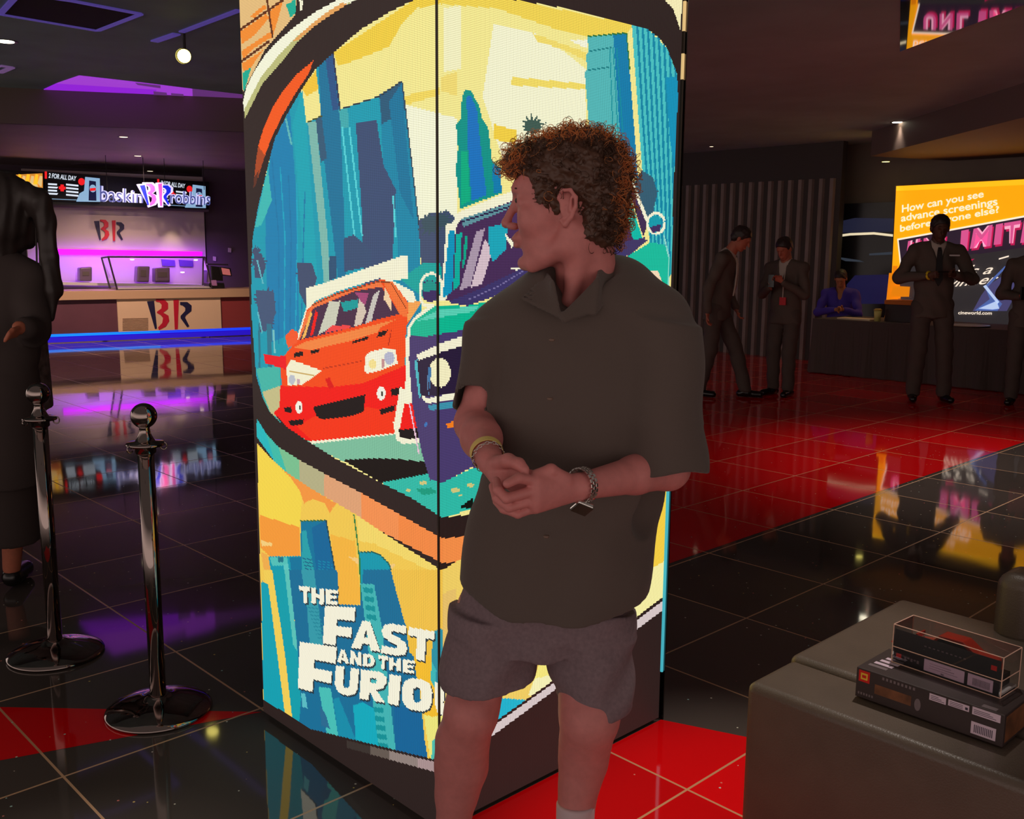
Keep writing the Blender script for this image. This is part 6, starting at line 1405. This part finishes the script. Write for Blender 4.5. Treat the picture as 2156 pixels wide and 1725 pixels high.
# ---- figures in the background
M['suit'] = mat('suit_black', (96, 84, 76), .85); M['suit2'] = mat('trousers_black', (88, 76, 70), .85); M['coat'] = mat('coat_black', (66, 54, 52), .85)
M['wshirt'] = mat('shirt_white', (200, 190, 178), .8); M['tie'] = mat('tie_black', (30, 26, 28), .6); M['shoek'] = mat('shoe_black', (26, 22, 22), .25); M['blue'] = mat('jacket_blue', (80, 60, 180), .8); M['phone'] = mat('phone_black', (26, 24, 26), .2)
def figure(base, ang, hgt, label, skin, L=None, R=None, lean=0., head=(.0, 0.), feet=None, hairm='hairk', jacket='suit', white=True, seat=False, hairlen=0., beard=False, tie=True, headturn=0., openj=True):
    """ang: facing direction, degrees from +x. L/R: (elbow, wrist) offsets in the body frame (forward, left, up) at 1.75 m."""
    k = hgt / 1.75; f = np.array([math.cos(math.radians(ang)), math.sin(math.radians(ang)), 0]); l = np.array([-f[1], f[0], 0]); base = np.array([base[0], base[1], -.38 if seat else 0.])
    T = lambda F_, S_, Z_: base + k * (F_ * f + S_ * l + Z_ * ZZ) + f * lean * k * max(0, Z_ - .9)
    t = thing('person', base * [1, 1, 0], label, 'person')
    lo = base - .62 * k; hi = base + .62 * k; lo[2] = -.02; hi[2] = 1.86 * k
    h = .0115
    ha = math.radians(ang + headturn); hf_ = np.array([math.cos(ha), math.sin(ha), 0]); hl_ = np.array([-hf_[1], hf_[0], 0]); pt = head[0]
    hF = hf_ * math.cos(pt) - ZZ * math.sin(pt); hZ = ZZ * math.cos(pt) + hf_ * math.sin(pt); HM_ = np.array([hF, hl_, hZ])
    hc = T(.03 + head[1], 0, 1.625) ; HQ = lambda a, b_, c: hc + k * (a * hF + b_ * hl_ + c * hZ)
    L = L or ((-.03, .26, 1.13), (.06, .27, .88)); R = R or ((-.03, -.26, 1.13), (.06, -.27, .88))
    S = {1: T(0, .19, 1.42), -1: T(0, -.19, 1.42)}; A2 = {1: L, -1: R}
    El = {s: T(*A2[s][0]) for s in (1, -1)}; Wr = {s: T(*A2[s][1]) for s in (1, -1)}
    F2 = feet or ((.0, .11), (.0, -.11))
    if seat: Kn = {1: T(.36, .14, .93), -1: T(.36, -.14, .93)}; An = {1: T(.30, .14, .52), -1: T(.30, -.14, .52)}; Hp = {1: T(0, .1, .92), -1: T(0, -.1, .92)}
    else:
        Hp = {1: T(0, .095, .92), -1: T(0, -.095, .92)}; An = {1: T(F2[0][0], F2[0][1], .09), -1: T(F2[1][0], F2[1][1], .09)}; Kn = {s: (Hp[s] + An[s]) / 2 + f * .035 for s in (1, -1)}
    B = Field(lo, hi, h); Hd = Field(hc - .17 * k, hc + .17 * k, .006)
    Hd.ell(HQ(-.01, 0, .03), [.094 * k, .074 * k, .088 * k], HM_, 0); Hd.ell(HQ(.03, 0, -.03), [.058 * k, .056 * k, .085 * k], HM_, .02); Hd.ell(HQ(.06, 0, -.095), [.02 * k, .024 * k, .016 * k], HM_, .02)
    Hd.cap(HQ(.088, 0, .012), HQ(.108, 0, -.022), .008 * k, .012 * k, .012); Hd.ell(HQ(.088, 0, -.06), [.012 * k, .022 * k, .01 * k], HM_, .01); Hd.cap(HQ(.082, -.03, .03), HQ(.082, .03, .03), .01 * k, .01 * k, .014)
    for s in (1, -1): Hd.ell(HQ(-.005, s * .077, -.005), [.018 * k, .009 * k, .03 * k], HM_, .004); Hd.ell(HQ(.094, s * .03, .008), [.013 * k, .014 * k, .009 * k], HM_, .008, sub=True)
    Hd.cap(HQ(-.02, 0, -.05), T(0, 0, 1.46), .054 * k, .056 * k, .02)
    B.cap(HQ(-.02, 0, -.05), T(0, 0, 1.42), .054 * k, .07 * k, .02); B.ecap(T(0, 0, 1.38), T(0, 0, .95), (.15 * k, .09 * k), (.13 * k, .1 * k), l, .04)
    for s in (1, -1):
        B.chain([S[s], El[s]], [.045 * k, .036 * k], .02); B.chain([El[s], Wr[s]], [.036 * k, .024 * k], .01); B.chain([Hp[s], Kn[s], An[s]], [.08 * k, .055 * k, .036 * k], .02)
    Hn = Field(np.minimum(Wr[1], Wr[-1]) - .16, np.maximum(Wr[1], Wr[-1]) + .16, .0055)
    for s in (1, -1):
        d = Wr[s] - El[s]; d /= np.linalg.norm(d); a_ = np.cross(d, f if abs(d @ f) < .8 else ZZ); a_ /= np.linalg.norm(a_); n_ = np.cross(a_, d)
        Hn.cap(Wr[s] - d * .03, Wr[s], .024 * k, .023 * k, .01)
        Hn.ecap(Wr[s] + d * .01, Wr[s] + d * .065 * k, (.026 * k, .014 * k), (.036 * k, .013 * k), a_, .008)
        for j, ln in enumerate((.055, .065, .06, .048)):
            p = Wr[s] + d * .075 * k + a_ * (.026 - .0175 * j) * k; q = p + d * ln * .55 * k + n_ * .012; Hn.chain([p, q, q + d * ln * .2 * k + n_ * .026], [.0085 * k, .0078 * k, .007 * k], .002)
        p = Wr[s] + d * .02 + a_ * .026 * k; Hn.chain([p, p + a_ * .022 + d * .025 + n_ * .01, p + a_ * .022 + d * .05 + n_ * .025], [.011 * k, .0095 * k, .008 * k], .004)
    body = field_obj('body', [B, Hd, Hn], M[skin], t, 1)
    # hair
    Hh = Field(hc - .2 * k - np.array([0, 0, hairlen]), hc + .2 * k, .006)
    Hh.ell(HQ(-.016, 0, .045), [.103 * k, .084 * k, .088 * k], HM_, 0); Hh.ell(HQ(-.05, 0, -.0), [.06 * k, .078 * k, .07 * k], HM_, .02); Hh.ell(HQ(.09, 0, -.03), [.07 * k, .13 * k, .095 * k], HM_, .01, sub=True)
    for s in (1, -1): Hh.ell(HQ(.0, s * .09, -.035), [.05 * k, .03 * k, .04 * k], HM_, .008, sub=True)
    if hairlen: Hh.chain([HQ(-.06, 0, .0), HQ(-.09, 0, -.1), T(-.10, 0, 1.5 - hairlen)], [.06 * k, .055 * k, .03 * k], .02)
    Hh.wobble(lambda X, Y, Z: .004 * np.sin(X * 90) * np.sin(Y * 80) * np.sin(Z * 100)); field_obj('hair', Hh, M[hairm], t, 0)
    # jacket
    J = Field(lo, hi, h)
    zb_ = .80
    J.ecap(T(0, 0, 1.40), T(0, 0, 1.12), (.185 * k, .115 * k), (.165 * k, .125 * k), l, .04); J.ecap(T(0, 0, 1.12), T(0, 0, zb_), (.165 * k, .125 * k), (.18 * k, .135 * k), l, .03)
    J.cap(T(0, .06, 1.455), S[1] + ZZ * .0, .055 * k, .068 * k, .04); J.cap(T(0, -.06, 1.455), S[-1], .055 * k, .068 * k, .04)
    for s in (1, -1): J.chain([S[s], El[s]], [.066 * k, .056 * k], .02); J.chain([El[s], Wr[s] * .9 + El[s] * .1], [.055 * k, .038 * k], .012)
    J.half(T(0, 0, zb_ + .005), (0, 0, -1)); J.cap(T(.03, 0, 1.60), T(.06, 0, 1.47), .075 * k, .06 * k, .01, sub=True)
    if openj: J.cap(T(.10, 0, 1.46), T(.155, 0, 1.15), .045 * k, .006, .006, sub=True)
    J.wobble(lambda X, Y, Z: .005 * np.sin(Z * 32 + X * 14 + Y * 20) + .003 * np.sin(X * 50 + Z * 25)); field_obj('jacket', J, M[jacket], t, 1)
    if white:
        W = Field(lo, hi, .008); W.ecap(T(.006, 0, 1.45), T(.012, 0, 1.12), (.105 * k, .088 * k), (.13 * k, .112 * k), l, .02); W.cap(T(.0, 0, 1.47), T(.012, 0, 1.49), .066 * k, .064 * k, .01); W.cap(T(.03, 0, 1.62), T(.03, 0, 1.48), .058 * k, .052 * k, .006, sub=True)
        field_obj('shirt', W, M['wshirt'], t, 1)
    if tie:
        b = MB(); p = [T(.088, 0, 1.455), T(.10, 0, 1.42), T(.118, 0, 1.3), T(.134, 0, 1.16), T(.138, 0, 1.10)]; w_ = [.012, .02, .026, .034, .003]
        vs_ = []
        for q, ww in zip(p, w_): vs_ += [q + l * ww * k + f * .004, q - l * ww * k + f * .004, q - l * ww * k + f * .016, q + l * ww * k + f * .016]
        b.raw(vs_, [(4 * i + j, 4 * i + (j + 1) % 4, 4 * i + 4 + (j + 1) % 4, 4 * i + 4 + j) for i in range(4) for j in range(4)] + [(0, 3, 2, 1), (16, 17, 18, 19)]); b.build('tie', M['tie'], t)
    Tr = Field(lo, hi, h); Tr.ecap(T(0, 0, 1.0), T(0, 0, .9), (.15 * k, .11 * k), (.155 * k, .12 * k), l, .03)
    for s in (1, -1): Tr.chain([Hp[s], Kn[s]], [.095 * k, .078 * k], .02); Tr.chain([Kn[s], An[s] + ZZ * .0], [.078 * k, .066 * k], .015)
    Tr.half([0, 0, .055], (0, 0, -1)); Tr.wobble(lambda X, Y, Z: .004 * np.sin(Z * 40 + X * 30)); field_obj('trousers', Tr, M['suit2'], t, 1)
    for s in (1, -1):
        a_ = An[s]; G = Field(a_ - .24, a_ + .24, .007); z0 = a_[2] - .09 * k
        G.cap(a_ - f * .05 - ZZ * (.05), a_ + f * .15 * k + l * s * .03 - ZZ * .055, .038, .034, .02); G.cap(a_ - ZZ * .03, a_ + f * .02 - ZZ * .04, .042, .042, .02); G.half([a_[0], a_[1], z0 + .004], (0, 0, -1)); field_obj('shoe', G, M['shoek'], t, 1)
    return t, T, Wr, El, HQ

def flat_ang(dx, dy): return math.degrees(math.atan2(dy, dx))
# man facing us in front of the light box
bs = at_z(1948, 845); k_ = 1.80
t, T, Wr, El, HQ = figure(bs, flat_ang(-bs[0] * .35, -bs[1]), 1.82, 'man in dark jacket looking down at a phone before the orange light box', 'skin3', L=((.02, .33, 1.16), (.26, .10, 1.21)), R=((.02, -.33, 1.16), (.26, -.12, 1.20)), head=(.28, .03), feet=((.0, .16), (.0, -.12)), openj=True)
ph = (Wr[1] + Wr[-1]) / 2 + np.array([0, -.05, .03])
o = MB().cbox(ph, .075, .04, .006).build('phone', M['phone'], bevel=.003, org=ph); tag(o, 'dark phone held in both hands by the man before the orange light box', 'phone')
b = MB(); w0 = Wr[-1]; n_ = 24; d = w0 - El[-1]; d /= np.linalg.norm(d); a_ = np.cross(d, ZZ); a_ /= np.linalg.norm(a_); c_ = np.cross(a_, d)
b.tube([w0 - d * .0 + a_ * .034 * math.cos(q) + c_ * .034 * math.sin(q) for q in np.linspace(0, 6.283, 20)[:-1]], .010, 8, closed=True); b.build('yellow_wristband', mat('band_yellow', (250, 220, 40), .6), t, smooth=True)
b = MB(); b.box(T(.13, .08, 1.375), -(T(0, -.1, 0) - T(0, 0, 0)) * .9, ZZ * .014, (T(.01, 0, 0) - T(0, 0, 0))); b.build('name_badge', M['white'], t)
# man with a white tie walking left of him, looking down
bs = at_z(1500, 834)
t, T, Wr, El, HQ = figure(bs, -25, 1.70, 'stooping man in black suit and pale tie stepping beside the dark ribbed wall', 'skin2', L=((.02, .27, 1.12), (.16, .22, .90)), R=((-.06, -.27, 1.12), (-.02, -.27, .88)), lean=.16, head=(.55, .08), feet=((.32, .08), (-.12, -.08)), tie=False)
b = MB(); w_ = [.012, .02, .028, .03, .004]; l_ = np.array([math.sin(math.radians(25)), math.cos(math.radians(25)), 0]); f_ = np.array([math.cos(math.radians(25)), -math.sin(math.radians(25)), 0])
p = [T(.095, .0, 1.44), T(.115, 0, 1.38), T(.135, 0, 1.28), T(.145, 0, 1.15), T(.14, 0, 1.05)]; vs_ = []
for q, ww in zip(p, w_): vs_ += [q + l_ * ww + f_ * .0, q - l_ * ww, q - l_ * ww + f_ * .014, q + l_ * ww + f_ * .014]
b.raw(vs_, [(4 * i + j, 4 * i + (j + 1) % 4, 4 * i + 4 + (j + 1) % 4, 4 * i + 4 + j) for i in range(4) for j in range(4)] + [(0, 3, 2, 1), (16, 17, 18, 19)]); b.build('tie', M['wshirt'], t)
# shorter man holding a phone up to his chest
bs = at_z(1645, 832)
t, T, Wr, El, HQ = figure(bs, -135, 1.60, 'dark haired man in black suit with red badge, raising a phone in both hands', 'skin2', L=((.06, .26, 1.14), (.27, .10, 1.28)), R=((.05, -.27, 1.12), (.25, -.06, 1.22)), lean=.05, head=(.5, .04), feet=((.02, .09), (.02, -.10)), tie=False)
ph = (Wr[1] * .5 + Wr[-1] * .5) + np.array([-.06, -.06, .03]); o = MB().cbox(ph, .035, .008, .065, ax=np.array([.7, -.7, 0]), ay=np.array([.7, .7, 0])).build('phone', M['phone'], bevel=.003, org=ph); tag(o, 'phone held up in front of the shorter suited man by the ribbed wall', 'phone')
b = MB(); c_ = T(.155, .05, 1.06); b.cbox(c_, .035, .006, .04, ax=np.array([.7, -.7, 0]), ay=np.array([.7, .7, 0])); b.build('badge_card', mat('badge_red', (220, 50, 60), .5), t)
b = MB(); b.tube([T(.09, .045, 1.46), T(.15, .05, 1.25), T(.158, .05, 1.10)], .006, 6); b.build('lanyard', M['wshirt'], t)
# man sitting behind the table
sp_ = at_plane(1772, 640, DV * 11.90, DV)
t, T, Wr, El, HQ = figure((sp_[0] - .02, sp_[1]), flat_ang(-.5, -1) - 0, 1.62, 'man in blue jacket writing at the black table, seen from the front', 'skin4', L=((.20, .28, 1.16), (.42, .10, 1.22)), R=((.20, -.26, 1.16), (.44, .02, 1.22)), lean=0.0, head=(.55, .05), jacket='blue', seat=True, white=False, tie=False)
# woman at the right edge
bs = at_z(2150, 852)
t, T, Wr, El, HQ = figure(bs, -115, 1.66, 'dark dressed woman with long hair holding a phone at the right edge', 'skin2', L=((.03, .27, 1.12), (.26, .08, 1.10)), R=((.03, -.27, 1.12), (.27, -.10, 1.12)), head=(.35, .03), feet=((.0, .12), (.0, -.10)), white=False, tie=False, hairlen=.25, openj=False)
ph = Wr[-1] + np.array([-.02, -.09, .03]); o = MB().cbox(ph, .035, .008, .06).build('phone', M['phone'], bevel=.003, org=ph); tag(o, 'phone held by the woman at the right edge', 'phone')
b = MB(); c_ = T(.17, .06, .97); b.cbox(c_, .11, .03, .12); b.build('pink_bag', mat('bag_pink', (190, 110, 120), .7), t, bevel=.02)

# woman at the left edge, seen from behind
Y0 = 3.95
wm = thing('person', PX(30, 1225, 4.05) * np.array([1, 1, 0]), 'woman in black with long dark ponytail and patterned skirt at the left edge', 'person')
G = lambda x, y, Y=Y0: PX(x, y, Y)
lo = G(-240, 1250, 4.0); lo = np.array([lo[0], 3.6, .0]); hi = np.array([G(150, 500)[0] + .05, 4.5, 1.9])
B = Field(lo, hi, .0095)
hc = G(0, 445, Y0); B.ell(hc, (.085, .1, .125), None, 0); B.ell(hc + np.array([-.03, .0, -.04]), (.06, .06, .08), None, .02); B.cap(hc - ZZ * .05, G(-2, 540), .055, .06, .02)
B.ecap(G(-20, 580), G(-15, 820), (.17, .10), (.14, .10), (1, 0, 0), .04); B.chain([G(58, 585), G(78, 705, 3.9), G(40, 690, 3.72)], [.045, .038, .026], .02); B.chain([G(-100, 590), G(-120, 715), G(-60, 720, 3.75)], [.045, .038, .026], .02)
for x in (-60, 25): B.chain([G(x + 10, 830, 4.0), G(x + 5, 1030, 4.02), np.array([G(x, 1200, 4.05)[0], 4.05, .09])], [.085, .055, .036], .02)
for k_ in range(4): B.chain([G(40 - 2 * k_, 690 + 5 * k_, 3.70), G(26 - 3 * k_, 694 + 6 * k_, 3.64), G(18 - 3 * k_, 702 + 6 * k_, 3.62)], [.011, .009, .008], .003)
field_obj('body', B, M['skin2'], wm, 1)
Hh = Field(lo, hi, .0085); Hh.ell(hc + np.array([.012, .02, .02]), (.108, .12, .135), None, 0); Hh.ell(hc + np.array([.05, .06, -.03]), (.085, .09, .12), None, .02); Hh.ell(hc + np.array([-.02, -.03, -.02]), (.10, .10, .13), None, .02); Hh.cap(hc - ZZ * .06, G(-6, 530), .10, .075, .03)
Hh.chain([G(52, 410), G(82, 424), G(96, 470), G(104, 540), G(110, 610), G(108, 670)], [.05, .045, .036, .033, .034, .016], .02)
Hh.wobble(lambda X, Y, Z: .005 * np.sin(X * 110 + 2 * np.sin(Z * 14)) * np.sin(Y * 90)); field_obj('hair', Hh, M['hairk'], wm, 0)
b = MB(); rr = random.Random(3)
for i in range(26):
    x0 = 78 + rr.uniform(-4, 26); dx = rr.uniform(-10, 12)
    b.tube([G(x0, 440 + rr.uniform(0, 30)), G(x0 + dx * .4 + 6, 530), G(x0 + dx * .7 + 6 + rr.uniform(-4, 4), 610), G(x0 + dx + rr.uniform(-6, 8), 660 + rr.uniform(0, 45))], [.004, .004, .003, .0012], 5)
b.build('loose_strands', M['hairk'], wm, smooth=True)
J = Field(lo, hi, .0095); J.ecap(G(-20, 585), G(-14, 800, 3.98), (.185, .12), (.175, .14), (1, 0, 0), .04); J.cap(G(-20, 550), G(62, 590), .06, .07, .04); J.cap(G(-20, 550), G(-110, 590), .06, .07, .04)
J.chain([G(56, 590), G(74, 700, 3.9)], [.07, .06], .02); J.chain([G(74, 700, 3.9), G(52, 694, 3.76)], [.058, .045], .01); J.chain([G(-105, 600), G(-120, 715), G(-70, 720, 3.78)], [.07, .06, .045], .02)
J.ecap(G(-14, 780, 3.98), G(-12, 1010, 4.0), (.17, .14), (.20, .17), (1, 0, 0), .03, flat=True)
J.wobble(lambda X, Y, Z: .005 * np.sin(Z * 30 + X * 20)); field_obj('coat', J, M['coat'], wm, 1)
M['skirt'] = mat('skirt_patterned', (104, 88, 84), .9, noise=.55, nscale=26)
K = Field(lo, hi, .0095); K.ecap(G(60, 690, 4.12), G(62, 860, 4.14), (.055, .11), (.085, .13), (1, 0, 0), .02, flat=True); field_obj('skirt', K, M['skirt'], wm, 1)
K = Field(lo, hi, .0095); K.ecap(G(-12, 900, 4.02), G(-10, 1130, 4.05), (.16, .14), (.19, .16), (1, 0, 0), .02, flat=True); field_obj('trousers', K, M['coat'], wm, 1)
for x in (-60, 25):
    p = np.array([G(x, 1200, 4.05)[0], 4.05, .05]); g = Field(p - .2, p + .25, .008); g.cap(p, p + np.array([-.02, .15, -.012]), .042, .036, .02); g.half([0, 0, .004], (0, 0, -1)); field_obj('shoe', g, M['shoek'], wm, 1)
